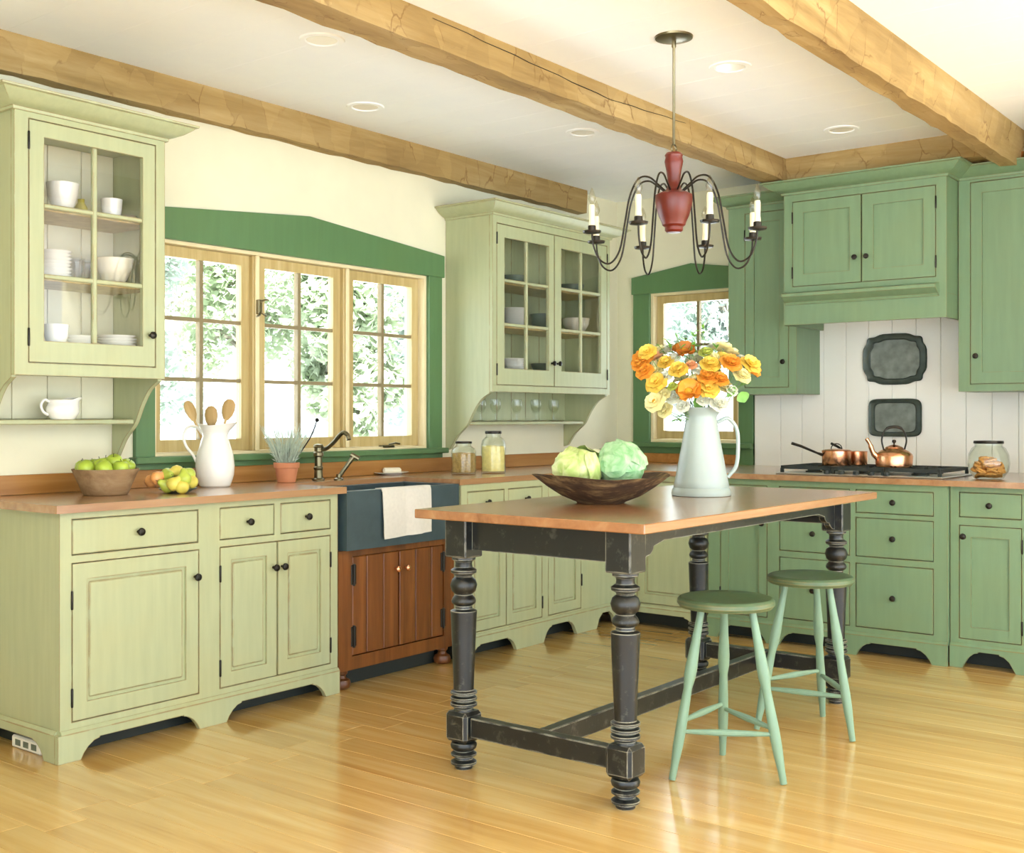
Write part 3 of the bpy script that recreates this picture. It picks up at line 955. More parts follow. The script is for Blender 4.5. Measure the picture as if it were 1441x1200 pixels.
# ================================================================ STOOLS
def stool(label, loc, rot):
    t = thing('stool', label, 'stool', loc, rot)
    st = obj('seat', B().lathe([(0, 0.594), (0.06, 0.596), (0.12, 0.604), (0.152, 0.610), (0.160, 0.608), (0.167, 0.600), (0.168, 0.588), (0.160, 0.577), (0.13, 0.572), (0, 0.572)], seg=36), M['seat'], t, label='dished seat with worn edge')
    feet = []
    for k in range(3):
        a = 2 * PI * k / 3
        top = Vector((0.098 * math.cos(a), 0.098 * math.sin(a), 0.576))
        bot = Vector((0.214 * math.cos(a), 0.214 * math.sin(a), 0.002))
        prof = [(0.0, 0.0125), (0.06, 0.0125), (0.2, 0.0155), (0.34, 0.0205), (0.40, 0.020), (0.47, 0.0145), (0.52, 0.0155), (0.70, 0.0185), (0.80, 0.0175), (0.92, 0.013), (1.0, 0.0115)]
        obj('leg', B().tube([top.lerp(bot, s) for s, _ in prof], [r for _, r in prof], 12), M['stool'], t)
        feet.append((top, bot))
    for k in range(3):
        h = (0.66, 0.72, 0.69)[k]
        p, q = feet[k][0].lerp(feet[k][1], h), feet[(k + 1) % 3][0].lerp(feet[(k + 1) % 3][1], h)
        obj('stretcher', B().tube([p.lerp(q, s) for s in (0.03, 0.3, 0.5, 0.7, 0.97)], [0.007, 0.0105, 0.0125, 0.0105, 0.007], 10), M['stool'], t)
    return t
stool('green three-legged stool standing near the front leg of the black table', (3.602, 1.868, 0), math.radians(30.5))
stool('green three-legged stool nearer the drawers, beside the back leg of the black table', (4.315, 1.868, 0), math.radians(10))

# ================================================================ CHANDELIER
ch = thing('chandelier', 'eight-arm wire chandelier with red turned centre above the table', 'chandelier', (4.0, 2.303, 0))
obj('canopy', B().lathe([(0.0, 2.722), (0.02, 2.723), (0.055, 2.727), (0.074, 2.733), (0.076, 2.740), (0, 2.740)], seg=28), M['bronze'], ch)
obj('rod', B().tube([(0, 0, 2.725), (0, 0, 2.700), (0, 0, 2.695), (0, 0, 2.312)], [0.009, 0.009, 0.0055, 0.0055], 10), M['bronze'], ch)
obj('ring', B().tube([(0.018 * math.cos(a), 0, 2.296 + 0.018 * math.sin(a)) for a in [2 * PI * k / 16 for k in range(16)]], 0.0035, 6, closed=True), M['bronze'], ch)
obj('turned_centre', B().lathe([(0, 1.962), (0.028, 1.964), (0.036, 1.972), (0.036, 1.985), (0.046, 1.993), (0.048, 2.003), (0.060, 2.028), (0.071, 2.068), (0.075, 2.098), (0.073, 2.112),
     (0.058, 2.120), (0.036, 2.128), (0.026, 2.142), (0.025, 2.17), (0.029, 2.205), (0.034, 2.228), (0.037, 2.245), (0.033, 2.262), (0.036, 2.270), (0.030, 2.279), (0, 2.281)], seg=28), M['red'], ch)
arm_p = bez([(0.03, 0, 2.122), (0.065, 0, 2.150), (0.105, 0, 2.178), (0.150, 0, 2.168), (0.185, 0, 2.10), (0.205, 0, 2.0), (0.228, 0, 1.885), (0.268, 0, 1.832), (0.312, 0, 1.848), (0.336, 0, 1.90), (0.342, 0, 1.948)], 5)
arm_m = B().tube(arm_p, 0.0038, 7).mesh('arm'); arm_m.materials.append(M['iron'])
pan_m = B().lathe([(0.010, 1.944), (0.034, 1.948), (0.037, 1.956), (0.034, 1.954), (0.016, 1.952), (0.0155, 1.976), (0.012, 1.978)], (0.342, 0, 0), 16).mesh('drip_pan'); pan_m.materials.append(M['iron'])
can_m = B().lathe([(0.0115, 1.955), (0.0125, 1.985), (0.011, 2.0), (0.012, 2.05), (0.010, 2.058), (0, 2.059)], (0.342, 0, 0), 12).mesh('candle_sleeve'); can_m.materials.append(M['candle'])
bul_m = B().lathe([(0.006, 2.056), (0.008, 2.062), (0.0145, 2.080), (0.014, 2.092), (0.008, 2.110), (0.002, 2.122), (0, 2.124)], (0.342, 0, 0), 12).mesh('bulb'); bul_m.materials.append(M['bulb'])
for k in range(8):
    a = math.radians(7.5 + 45 * k)
    ar = obj('arm', arm_m, None, ch, (0, 0, 0), a)
    obj('drip_pan', pan_m, None, ar)
    obj('candle_sleeve', can_m, None, ar)
    obj('bulb', bul_m, None, ar)

# ================================================================ THINGS ON THE TABLE
# pale enamel pitcher
pt = thing('enamel_pitcher', 'tall pale enamel pitcher holding flowers on the table', 'pitcher', (4.19, 2.284, 0.911))
body = B().lathe([(0.112, 0.0), (0.120, 0.002), (0.1215, 0.012), (0.118, 0.026), (0.112, 0.034), (0.113, 0.040), (0.108, 0.060), (0.095, 0.13), (0.078, 0.22), (0.066, 0.29), (0.062, 0.32), (0.066, 0.335),
                  (0.080, 0.356), (0.084, 0.360), (0.078, 0.356), (0.062, 0.334), (0.058, 0.318), (0.060, 0.28), (0.07, 0.22), (0.085, 0.13), (0.10, 0.05), (0.0, 0.04)], seg=36)
bdir = Vector((0.6146, -0.7888))      # picture-right direction
for v in body.bm.verts:
    if v.co.z > 0.325:
        d = v.co.x * bdir.x + v.co.y * bdir.y
        if d > 0.035:
            k = (d - 0.035) / 0.05 * (v.co.z - 0.325) / 0.035
            v.co.x += bdir.x * 0.028 * k
            v.co.y += bdir.y * 0.028 * k
            v.co.z += 0.012 * k
obj('body', body, M['enamel'], pt)
def out(d, z):
    return (bdir.x * d, bdir.y * d, z)
obj('handle', B().tube(bez([out(0.066, 0.30), out(0.11, 0.315), out(0.145, 0.27), out(0.15, 0.19), out(0.142, 0.12), out(0.108, 0.075)], 6), 0.008, 10), M['enamel'], pt)

# flowers
def flower_mesh(rad, kind, rng):
    b = B()
    bm = b.bm
    layers = {'full': ((6, 1.0, 0.15, 0.0), (6, 0.80, 0.42, 0.006), (5, 0.58, 0.75, 0.010), (5, 0.36, 1.05, 0.012)),
              'open': ((6, 1.0, 0.05, 0.0), (6, 0.82, 0.30, 0.004), (5, 0.45, 0.65, 0.008)),
              'poppy': ((4, 1.0, 0.35, 0.0), (4, 0.85, 0.60, 0.004))}[kind]
    for n, s, tilt, dz in layers:
        a0 = rng.uniform(0, 6)
        for k in range(n):
            a = a0 + 2 * PI * k / n + rng.uniform(-0.15, 0.15)
            L = rad * s
            wd = L * math.pi / n * 1.05 + L * 0.12
            g = []
            for i in range(5):
                u = i / 4
                r0 = L * (0.10 + 0.90 * u) * math.cos(tilt * (0.5 + 0.7 * u))
                h0 = dz + L * u * math.sin(tilt * (0.4 + 0.9 * u)) - 0.10 * L * u * u * (1 if tilt < 0.3 else 0)
                hw = wd * math.sin(PI * min(1, (0.12 + 0.76 * u))) * (0.9 if u < 1 else 0.8)
                rw = []
                for j in (-1, 0, 1):
                    rr = r0 - (abs(j) * 0.06 * L if u > 0.9 else 0)
                    hh = h0 + abs(j) * 0.10 * L + rng.uniform(-1, 1) * 0.025 * L
                    rw.append(bm.verts.new((rr * math.cos(a) - j * hw * math.sin(a), rr * math.sin(a) + j * hw * math.cos(a), hh)))
                g.append(rw)
            for i in range(4):
                for j in range(2):
                    bm.faces.new((g[i][j], g[i + 1][j], g[i + 1][j + 1], g[i][j + 1]))
    return b

def petal_mat(name, c):
    m, n, l, p = base_mat(name)
    tc = n.new('ShaderNodeTexCoord')
    nz = N(n, 'ShaderNodeTexNoise', Scale=60.0, Detail=2.0)
    l.new(tc.outputs['Object'], nz.inputs['Vector'])
    l.new(ramp(n, l, nz.outputs[0], [(0.3, tuple(x * 0.85 for x in c[:3]) + (1,)), (0.7, c)]), p.inputs['Base Color'])
    p.inputs['Roughness'].default_value = 0.55
    p.inputs['Subsurface Weight'].default_value = 0.0
    return m
PET = {'orange': petal_mat('petal_orange', srgb(246, 168, 60)), 'yellow': petal_mat('petal_yellow', srgb(250, 214, 92)), 'cream': petal_mat('petal_cream', srgb(250, 240, 176)),
       'white': petal_mat('petal_white', srgb(244, 246, 226)), 'rust': petal_mat('petal_rust', srgb(196, 122, 44)), 'peach': petal_mat('petal_peach', srgb(240, 176, 128)), 'lime': petal_mat('petal_lime', srgb(196, 206, 96))}
M['centre'] = plain('flower_centre', srgb(214, 160, 40), 0.8, var=0.3, scale=200)
M['stem'] = plain('flower_stem', srgb(110, 150, 76), 0.6)
M['leaf'] = plain('leaf_green', srgb(112, 164, 70), 0.5, var=0.2, scale=30)
rf = random.Random(21)
meshes = {}
for kind in ('full', 'open', 'poppy'):
    meshes[kind] = flower_mesh(0.036, kind, rf)
PXM = 4.7 / 1620.87            # metres per photo pixel at the bouquet
pc = Vector((4.19, 2.284, 0.911 + 0.30))
view = Vector((0.7888, 0.6146, 0))
rightv = Vector((0.6146, -0.7888, 0))
bq = [(902, 508, 'orange', 'full', 1.25, -0.2), (907, 497, 'yellow', 'open', 1.0, -0.6), (903, 524, 'orange', 'open', 1.0, -0.7), (922, 504, 'peach', 'full', .8, 0.3), (934, 512, 'yellow', 'full', .9, -0.3),
      (949, 523, 'yellow', 'full', 1.05, -0.9), (919, 540, 'yellow', 'open', 1.2, -0.8), (917, 527, 'cream', 'full', 1.0, -0.2), (917, 566, 'cream', 'open', 1.15, -0.8), (933, 578, 'cream', 'full', .9, -0.5),
      (959, 496, 'rust', 'poppy', 1.15, -0.3), (967, 516, 'peach', 'full', .65, -0.8), (963, 553, 'orange', 'poppy', 1.35, -1.0), (945, 560, 'white', 'full', .95, -0.6), (990, 499, 'lime', 'full', .85, -0.3),
      (993, 516, 'yellow', 'full', 1.1, -0.8), (988, 533, 'orange', 'full', 1.1, -1.0), (1006, 536, 'orange', 'full', .95, -0.9), (990, 549, 'yellow', 'open', 1.15, -1.0), (1013, 508, 'yellow', 'full', 1.1, 0.0),
      (1021, 514, 'orange', 'full', 1.2, -0.8), (1016, 491, 'cream', 'open', 1.1, 0.2), (1014, 546, 'cream', 'full', 1.0, -0.3), (1036, 531, 'cream', 'full', 1.05, -0.8), (1051, 514, 'yellow', 'open', 1.2, -0.4),
      (928, 493, 'cream', 'full', .7, 0.5), (946, 505, 'white', 'full', .7, -0.1), (977, 522, 'white', 'full', .75, -0.7), (1000, 505, 'cream', 'full', .7, -0.5), (1004, 487, 'white', 'full', .6, 0.6), (972, 536, 'cream', 'open', .8, -0.6),
      (933, 531, 'white', 'full', .75, -0.7), (941, 545, 'lime', 'full', .55, -0.9), (931, 556, 'cream', 'full', .7, -0.7), (1024, 551, 'white', 'full', .7, -0.6), (983, 565, 'white', 'full', .7, -0.9), (956, 573, 'white', 'full', .75, -0.8), (1029, 497, 'cream', 'full', .7, 0.1),
      (1041, 505, 'white', 'full', .55, 0.2), (968, 485, 'white', 'full', .6, 0.6), (896, 515, 'orange', 'full', .8, -0.5),
      (1057, 521, 'orange', 'open', .9, -0.1), (1004, 570, 'white', 'full', 1.05, -1.0), (976, 505, 'white', 'open', .95, 0.4), (957, 534, 'cream', 'full', .9, 0.2), (1003, 522, 'cream', 'open', .9, 0.5), (940, 492, 'white', 'open', .9, .5)]
NAMES = {'orange': 'bright orange flower in the enamel pitcher', 'yellow': 'golden yellow flower in the enamel pitcher', 'cream': 'creamy pale yellow flower in the enamel pitcher', 'white': 'white flower in the enamel pitcher',
         'rust': 'rusty brown flower in the enamel pitcher', 'peach': 'peach pink flower in the enamel pitcher', 'lime': 'lime green round flower in the enamel pitcher'}
fm_cache = {}
for px, py, colr, kind, sc, dep in bq:
    zz = H + (CY - py) * PXM
    base = Vector((4.19, 2.284, 0)) + rightv * ((px - 984.5) * PXM) + view * (dep * 0.075)
    base.z = zz
    look = {'full': 'tightly ruffled', 'open': 'wide open', 'poppy': 'cup-shaped'}[kind]
    look = ('small ' if sc < 0.8 else '') + look
    t = thing('flower', look + ' ' + NAMES[colr], 'flower', base, 0, look + ' ' + colr + ' bouquet flowers')
    dirn = (base - pc + Vector((0, 0, 0.02))).normalized() * 0.9 + view * (-0.75 if dep < 0 else 0.25) + Vector((0, 0, 0.25))
    q = dirn.to_track_quat('Z', 'Y')
    key = (colr, kind)
    if key not in fm_cache:
        b = flower_mesh(0.043, kind, rf)
        fm_cache[key] = b.mesh('bloom', 60)
        fm_cache[key].materials.append(PET[colr])
    bl = obj('bloom', fm_cache[key], None, t)
    bl.rotation_euler = q.to_euler()
    bl.scale = (sc, sc, sc)
    obj('flower_centre', B().ico((0, 0, 0.008), 0.009 if kind != 'poppy' else 0.013, 2, (1, 1, 0.7)), M['centre'], bl)
    top = Vector((0, 0, 0))
    inner = pc - base + Vector((rf.uniform(-0.03, 0.03), rf.uniform(-0.03, 0.03), -0.02))
    obj('stem', B().tube(bez([top - dirn.normalized() * 0.002, top - dirn.normalized() * 0.03 + inner * 0.25, inner * 0.75, inner], 4), 0.0016, 5), M['stem'], t)

def leaf_blade(b, o, d, nrm, L, w):
    d = d.normalized()
    s = d.cross(nrm).normalized()
    nn = s.cross(d)
    bm = b.bm
    rows = []
    for i in range(5):
        u = i / 4
        c = o + d * (L * u) - nn * (0.18 * L * u * u)
        hw = w * math.sin(PI * (0.06 + 0.90 * u)) 
        rows.append((bm.verts.new(c - s * hw), bm.verts.new(c - nn * hw * 0.25), bm.verts.new(c + s * hw)))
    for a, c in zip(rows, rows[1:]):
        for j in range(2):
            bm.faces.new((a[j], a[j + 1], c[j + 1], c[j]))

# green sprigs rising from the bouquet and the broad leaf
sprigs = [(935, 478), (946, 470), (962, 478), (975, 466), (985, 455), (1004, 490), (926, 486), (950, 590), (1048, 540), (968, 486)]
for i, (px, py) in enumerate(sprigs):
    tip = Vector((4.19, 2.284, 0)) + rightv * ((px - 984.5) * PXM) + view * rf.uniform(-0.05, 0.04)
    tip.z = H + (CY - py) * PXM
    t = thing('leaf_sprig', 'thin green leafy sprig rising out of the bouquet', 'sprig', tip, 0, 'sprigs in the bouquet')
    path = bez([Vector((0, 0, 0)), (pc - tip) * 0.3 + Vector((0, 0, 0.02)), (pc - tip) * 0.8, pc - tip], 4)
    obj('stem', B().tube(path, 0.0013, 5), M['stem'], t)
    lb = B()
    for k in range(9):
        o = path[min(len(path) - 1, k // 2)] + Vector((0, 0, 0))
        leaf_blade(lb, o, Vector((rf.uniform(-1, 1), rf.uniform(-1, 1), rf.uniform(-0.2, 1))), Vector((rf.uniform(-.4, .4), rf.uniform(-.4, .4), 1)), 0.026, 0.0065)
    obj('leaves', lb, M['leaf'], t)
for i, (px, py, L, w) in enumerate(((1036, 552, 0.045, 0.03), (955, 545, 0.06, 0.018), (972, 560, 0.06, 0.018), (1028, 545, 0.05, 0.016))):
    p = Vector((4.19, 2.284, 0)) + rightv * ((px - 984.5) * PXM) + view * -0.06
    p.z = H + (CY - py) * PXM
    t = thing('leaf', ('broad bright green leaf at the side of the bouquet' if i == 0 else 'slender dark green leaf tucked among the bouquet flowers'), 'leaf', p, 0, 'leaves in the bouquet')
    lb = B()
    leaf_blade(lb, Vector((0, 0, 0)), rightv * (0.3 if i % 2 == 0 else -0.5) + Vector((0, 0, -0.6)), -view + Vector((0, 0, 0.4)), L, w)
    obj('blade', lb, M['leaf'], t)
    obj('stem', B().tube([Vector((0, 0, 0)), (pc - p) * 0.6, pc - p], 0.0014, 5), M['stem'], t)

# carved wooden bowl with cabbages
M['bowlwood'] = wood('carved_bowl_wood', srgb(38, 26, 15), srgb(82, 58, 34), srgb(176, 146, 96), 'x', 7.0, rough=0.8, bump=1.0, stretch=4)
bc = Vector((3.60, 2.385, 0.911))
bb = B().lathe([(0.0, 0.001), (0.088, 0.001), (0.094, 0.006), (0.15, 0.030), (0.205, 0.064), (0.252, 0.099), (0.258, 0.103), (0.248, 0.103), (0.20, 0.074), (0.14, 0.042), (0.08, 0.018), (0, 0.014)], seg=40)
for v in bb.bm.verts:
    a = math.atan2(v.co.y, v.co.x)
    r = math.hypot(v.co.x, v.co.y)
    if r > 0.1:
        v.co.z += 0.006 * math.sin(2 * a + 0.6) * (r / 0.258) ** 2 + 0.003 * math.sin(5 * a)
    v.co.y *= 0.82 if r > 0.1 else 1
o = obj('wooden_bowl', bb, M['bowlwood'], None, bc, math.radians(-52))
tag(o, 'wide dark carved wooden bowl holding cabbages on the table', 'bowl')

def cabbage(label, loc, r, mat, seed, squash=0.9):
    rr = random.Random(seed)
    t = thing('cabbage', label, 'cabbage', loc)
    obj('heart', B().ico((0, 0, 0), r * 0.88, 3, (1, 1, squash)), mat, t)
    for k in range(11):
        # wrapped leaf: patch of a sphere with ruffled rim
        az = rr.uniform(0, 6.28) if k > 0 else 0
        el = rr.uniform(-0.1, 0.9)
        c = Vector((math.cos(az) * math.cos(el), math.sin(az) * math.cos(el), math.sin(el)))
        q = c.to_track_quat('Z', 'Y')
        b = B()
        rows = []
        sp = rr.uniform(0.65, 0.85)
        for i in range(5):
            th = sp * i / 4
            row_ = []
            for j in range(14):
                ph = 2 * PI * j / 14
                thr = th * (1 + 0.12 * math.sin(3 * ph + k))
                lift = 1.0 + 0.012 * k + 0.06 * (i / 4) ** 3 * (1 + math.sin(5 * ph + k)) + 0.012 * math.sin(4 * ph) 
                p = Vector((math.sin(thr) * math.cos(ph), math.sin(thr) * math.sin(ph), math.cos(thr)))
                p = q @ p
                row_.append(b.bm.verts.new((p.x * r * lift * 0.9, p.y * r * lift * 0.9, p.z * r * lift * 0.9 * squash)))
                if i == 0:
                    break
            rows.append(row_)
        for j in range(14):
            b.bm.faces.new((rows[0][0], rows[1][j], rows[1][(j + 1) % 14]))
        for i in range(1, 4):
            for j in range(14):
                b.bm.faces.new((rows[i][j], rows[i + 1][j], rows[i + 1][(j + 1) % 14], rows[i][(j + 1) % 14]))
        obj('cabbage_leaf', b, mat, t, ang=60)
def cab_mat(name, c1, c2):
    m, n, l, p = base_mat(name)
    tc = n.new('ShaderNodeTexCoord')
    vz = N(n, 'ShaderNodeTexNoise', Scale=16.0, Detail=5.0, Distortion=1.5)
    l.new(tc.outputs['Object'], vz.inputs['Vector'])
    l.new(ramp(n, l, vz.outputs[0], [(0.35, c1), (0.65, c2)]), p.inputs['Base Color'])
    p.inputs['Roughness'].default_value = 0.5
    bp = N(n, 'ShaderNodeBump', Strength=0.3, Distance=0.01)
    l.new(vz.outputs[0], bp.inputs['Height'])
    l.new(bp.outputs[0], p.inputs['Normal'])
    return m
M['cab1'] = cab_mat('pale_cabbage', srgb(176, 200, 110), srgb(222, 228, 168))
M['cab2'] = cab_mat('blue_green_cabbage', srgb(124, 176, 118), srgb(184, 214, 172))
M['cab3'] = cab_mat('white_cabbage', srgb(226, 232, 200), srgb(240, 242, 222))
def at(px, py, depth):
    v = view * depth + rightv * ((px - 720.5) / F_PX * depth)
    return Vector((v.x, v.y, H + (CY - py) / F_PX * depth))
cabbage('pale yellow-green cabbage in the wooden bowl', at(814, 659, 4.30), 0.094, M['cab1'], 1)
cabbage('blue-green cabbage in the wooden bowl next to the pitcher', at(874, 656, 4.33), 0.100, M['cab2'], 2, 1.0)
cabbage('whitish cabbage at the back of the wooden bowl', at(842, 656, 4.40), 0.074, M['cab3'], 3, 0.9)

# ================================================================ LEFT WORKTOP
ZT = 0.9205
M['greybowl'] = wood('grey_brown_bowl', srgb(128, 98, 64), srgb(168, 136, 98), srgb(196, 170, 130), 'x', 1.5, rough=0.6, bump=0.3)
c = Vector((2.645, 4.13, ZT))
bb = B().lathe([(0.0, 0.0), (0.082, 0.0), (0.087, 0.004), (0.104, 0.045), (0.129, 0.100), (0.131, 0.104), (0.124, 0.104), (0.098, 0.050), (0.08, 0.012), (0, 0.010)], seg=32)
tag(obj('wooden_bowl', bb, M['greybowl'], None, c), 'brown flared wooden bowl of green apples on the worktop end', 'bowl')
M['apple'] = plain('green_apple', srgb(176, 200, 70), 0.3, var=0.2, scale=12)
app = B().lathe([(0, 0.026), (0.006, 0.029), (0.018, 0.033), (0.029, 0.024), (0.034, 0.006), (0.031, -0.014), (0.021, -0.029), (0.008, -0.033), (0, -0.030)], seg=18)
app_m = app.mesh('flesh', 60); app_m.materials.append(M['apple'])
stm = B().tube([(0, 0, 0.025), (0.002, 0, 0.036), (0.005, 0, 0.042)], 0.0014, 5).mesh('stalk'); stm.materials.append(M['iron'])
ra = random.Random(8)
spots = [(-0.085, 0.0, 0.106), (-0.045, -0.06, 0.104), (0.02, -0.075, 0.102), (0.075, -0.03, 0.106), (0.07, 0.045, 0.105), (0.0, 0.082, 0.104), (-0.06, 0.06, 0.104), (-0.02, 0.0, 0.112), (0.026, -0.022, 0.126), (0.03, 0.03, 0.116), (0.0, 0.0, 0.05), (0.04, 0.02, 0.05), (-0.04, 0.02, 0.05)]
for x, y, z in spots:
    t = thing('green_apple', 'green apple piled in the flared wooden bowl', 'apple', c + Vector((x, y, z)), ra.uniform(0, 6), 'green apples in the flared bowl')
    t.rotation_euler = (ra.uniform(-0.5, 0.5), ra.uniform(-0.5, 0.5), ra.uniform(0, 6))
    obj('flesh', app_m, None, t)
    obj('stalk', stm, None, t)

# small dark dish of mixed fruit
c = Vector((2.895, 4.0, ZT))
tag(obj('fruit_dish', B().lathe([(0, 0), (0.042, 0), (0.05, 0.004), (0.075, 0.016), (0.078, 0.019), (0.07, 0.018), (0.045, 0.008), (0, 0.006)], seg=28), M['dish_dark'], None, c), 'small dark dish of mixed fruit beside the white jug', 'dish')
M['fr_y'] = plain('yellow_green_pear', srgb(220, 206, 92), 0.35, var=0.15, scale=25)
M['fr_g'] = plain('lime_green_pear', srgb(186, 200, 80), 0.35, var=0.15, scale=25)
M['fr_o'] = plain('blush_orange_fruit', srgb(232, 164, 96), 0.35, var=0.2, scale=25)
pear = [(0, -0.028), (0.012, -0.029), (0.024, -0.022), (0.029, -0.006), (0.025, 0.008), (0.016, 0.022), (0.012, 0.034), (0.006, 0.040), (0, 0.040)]
pm = {}
for k_, mt in (('y', 'fr_y'), ('g', 'fr_g'), ('o', 'fr_o')):
    pm[k_] = B().lathe(pear, seg=16).mesh('flesh', 60)
    pm[k_].materials.append(M[mt])
LAB = {'y': 'small yellow pear heaped in the dark fruit dish', 'g': 'small lime green pear heaped in the dark fruit dish', 'o': 'blush orange pear heaped in the dark fruit dish'}
for px, py, dp, kd in ((222, 672, 4.70, 'o'), (214, 676, 4.74, 'o'), (236, 668, 4.72, 'g'), (245, 680, 4.66, 'y'), (247, 664, 4.74, 'y'), (259, 672, 4.68, 'g'), (266, 667, 4.74, 'g'), (256, 684, 4.67, 'y'), (234, 683, 4.68, 'g'), (268, 678, 4.72, 'y')):
    t = thing('pear', LAB[kd], 'pear', at(px, py, dp), 0, {'y': 'yellow pears', 'g': 'lime pears', 'o': 'orange pears'}[kd])
    t.rotation_euler = (ra.uniform(-1.6, 1.6), ra.uniform(-1.2, 1.2), ra.uniform(0, 6))
    obj('flesh', pm[kd], None, t)
    obj('stalk', B().tube([(0, 0, 0.038), (0.003, 0, 0.050)], 0.0013, 5), M['iron'], t)

# white jug with wooden spoons
c = Vector((3.236, 4.2, ZT))
jg = thing('white_jug', 'white ironstone jug holding wooden spoons beside the window', 'jug', c)
jb = B().lathe([(0, 0.0), (0.060, 0.0), (0.068, 0.006), (0.082, 0.05), (0.086, 0.095), (0.080, 0.145), (0.064, 0.195), (0.055, 0.225), (0.058, 0.245), (0.072, 0.268), (0.076, 0.274), (0.070, 0.270), (0.052, 0.244), (0.050, 0.225), (0.06, 0.19), (0.075, 0.14), (0.08, 0.09), (0.06, 0.02), (0, 0.015)], seg=32)
for v in jb.bm.verts:
    if v.co.z > 0.232:
        d = v.co.x * rightv.x + v.co.y * rightv.y
        k = max(0, d) / 0.07 * (v.co.z - 0.232) / 0.04
        v.co.x += rightv.x * 0.02 * k
        v.co.y += rightv.y * 0.02 * k
        v.co.z += 0.012 * k + 0.006 * max(0, -d) / 0.07 * (v.co.z - 0.232) / 0.04
obj('body', jb, M['white'], jg)
lf = lambda d, z: (-rightv.x * d, -rightv.y * d, z)
obj('handle', B().tube(bez([lf(0.056, 0.235), lf(0.085, 0.268), lf(0.122, 0.265), lf(0.14, 0.225), lf(0.128, 0.18), lf(0.10, 0.145), lf(0.08, 0.105)], 6), [0.0065] * 37, 8), M['white'], jg)
M['spoon'] = wood('spoon_wood', srgb(168, 132, 76), srgb(196, 162, 104), srgb(216, 186, 130), 'z', 1.5, rough=0.6)
for i, (px, py, dp, tilt, lab) in enumerate(((268, 578, 5.14, -0.42, 'wooden spoon in the white jug leaning towards the glazed cabinet'), (297, 586, 5.135, 0.0, 'short upright wooden spoon in the middle of the white jug'), (321, 576, 5.13, 0.42, 'wooden spoon in the white jug leaning towards the lavender pot'))):
    head = at(px, py, dp)
    t = thing('wooden_spoon', lab, 'spoon', head, 0)
    low = c + Vector((rf.uniform(-0.02, 0.02), 0, 0.06)) - head
    ax = (-low).normalized()
    q = ax.to_track_quat('Z', 'Y')
    hb = B()
    hb.lathe([(0, -0.05), (0.012, -0.046), (0.025, -0.022), (0.030, 0.004), (0.026, 0.030), (0.013, 0.045), (0, 0.048)], seg=16, sy=0.35)
    ho = obj('spoon_head', hb, M['spoon'], t)
    # broad side to the room
    zax = ax
    xax = (rightv - zax * rightv.dot(zax)).normalized()
    if i == 0:
        xax = (xax * 0.6 + view * 0.8).normalized(); xax = (xax - zax * xax.dot(zax)).normalized()
    yax = zax.cross(xax)
    ho.rotation_euler = Matrix((xax, yax, zax)).transposed().to_euler()
    obj('spoon_handle', B().tube([(0, 0, 0) + Vector((0, 0, 0)) if False else -ax * 0.03, low], 0.0055, 8), M['spoon'], t)

# lavender in terracotta
c = Vector((3.672, 4.225, ZT))
lv = thing('potted_lavender', 'grey-green lavender plant in a terracotta pot by the sink', 'potted plant', c)
obj('pot', B().lathe([(0, 0), (0.040, 0), (0.043, 0.003), (0.054, 0.068), (0.060, 0.070), (0.062, 0.094), (0.055, 0.095), (0.052, 0.072), (0.05, 0.07), (0, 0.07)], seg=26), M['terra'], lv)
obj('soil', B().lathe([(0, 0.071), (0.0515, 0.071), (0.05, 0.078), (0, 0.082)], seg=20), M['iron'], lv)
M['lav'] = plain('lavender_leaf', srgb(186, 200, 182), 0.7, var=0.15, scale=40)
fb = B()
rl = random.Random(4)
for k in range(150):
    a, rad = rl.uniform(0, 6.28), rl.uniform(0.0, 0.04)
    d = Vector((math.cos(a), math.sin(a), 0))
    o = d * rad + Vector((0, 0, 0.078))
    L = rl.uniform(0.11, 0.21)
    spread = rl.uniform(0.1, 0.95)
    p1 = o + d * (spread * L * 0.4) + Vector((0, 0, L * 0.55))
    p2 = o + d * (spread * L * 0.75) + Vector((rl.uniform(-.01, .01), rl.uniform(-.01, .01), L))
    fb.tube([o, p1, p2], [0.0012, 0.0020, 0.0006], 4)
    for s in range(3):
        leaf_blade(fb, o.lerp(p1, 0.25 + 0.3 * s), d + Vector((rl.uniform(-1, 1), rl.uniform(-1, 1), 1.2)), Vector((rl.uniform(-1, 1), rl.uniform(-1, 1), .5)), 0.03, 0.0016)
fo = obj('foliage', fb, M['lav'], lv)
fo['kind'] = 'stuff'
tip = at(446, 591, 5.45) - c
obj('flower_stalk', B().tube(bez([(0.03, 0, 0.08), Vector((0.03, 0, 0.08)).lerp(tip, 0.6) + Vector((0.02, 0, 0)), tip], 6), 0.0032, 5).ico(tip, 0.010, 2), M['iron'], lv, label='single dark flower head on a bent stalk')

# bridge-style faucet with side lever, aged bronze
c = Vector((3.885, 4.235, ZT))
fc = thing('kitchen_faucet', 'aged bronze faucet with swan spout and slanting side lever behind the sink', 'faucet', c)
obj('body', B().lathe([(0.030, 0.0), (0.031, 0.006), (0.022, 0.012), (0.020, 0.05), (0.024, 0.056), (0.024, 0.064), (0.019, 0.070), (0.018, 0.115), (0.026, 0.122), (0.026, 0.135), (0.020, 0.142), (0.020, 0.160), (0.026, 0.165), (0.022, 0.176), (0, 0.18)], seg=20), M['bronze'], fc)
sp = lambda d, y, z: (rightv.x * d + y * -view.x, rightv.y * d + y * -view.y, z)
obj('spout', B().tube(bez([sp(0.0, 0, 0.150), sp(0.04, 0.01, 0.157), sp(0.08, 0.03, 0.188), sp(0.115, 0.05, 0.226), sp(0.135, 0.06, 0.235), sp(0.155, 0.07, 0.222), sp(0.16, 0.075, 0.20)], 6), [0.011] * 30 + [0.0105] * 6 + [0.012], 10), M['bronze'], fc)
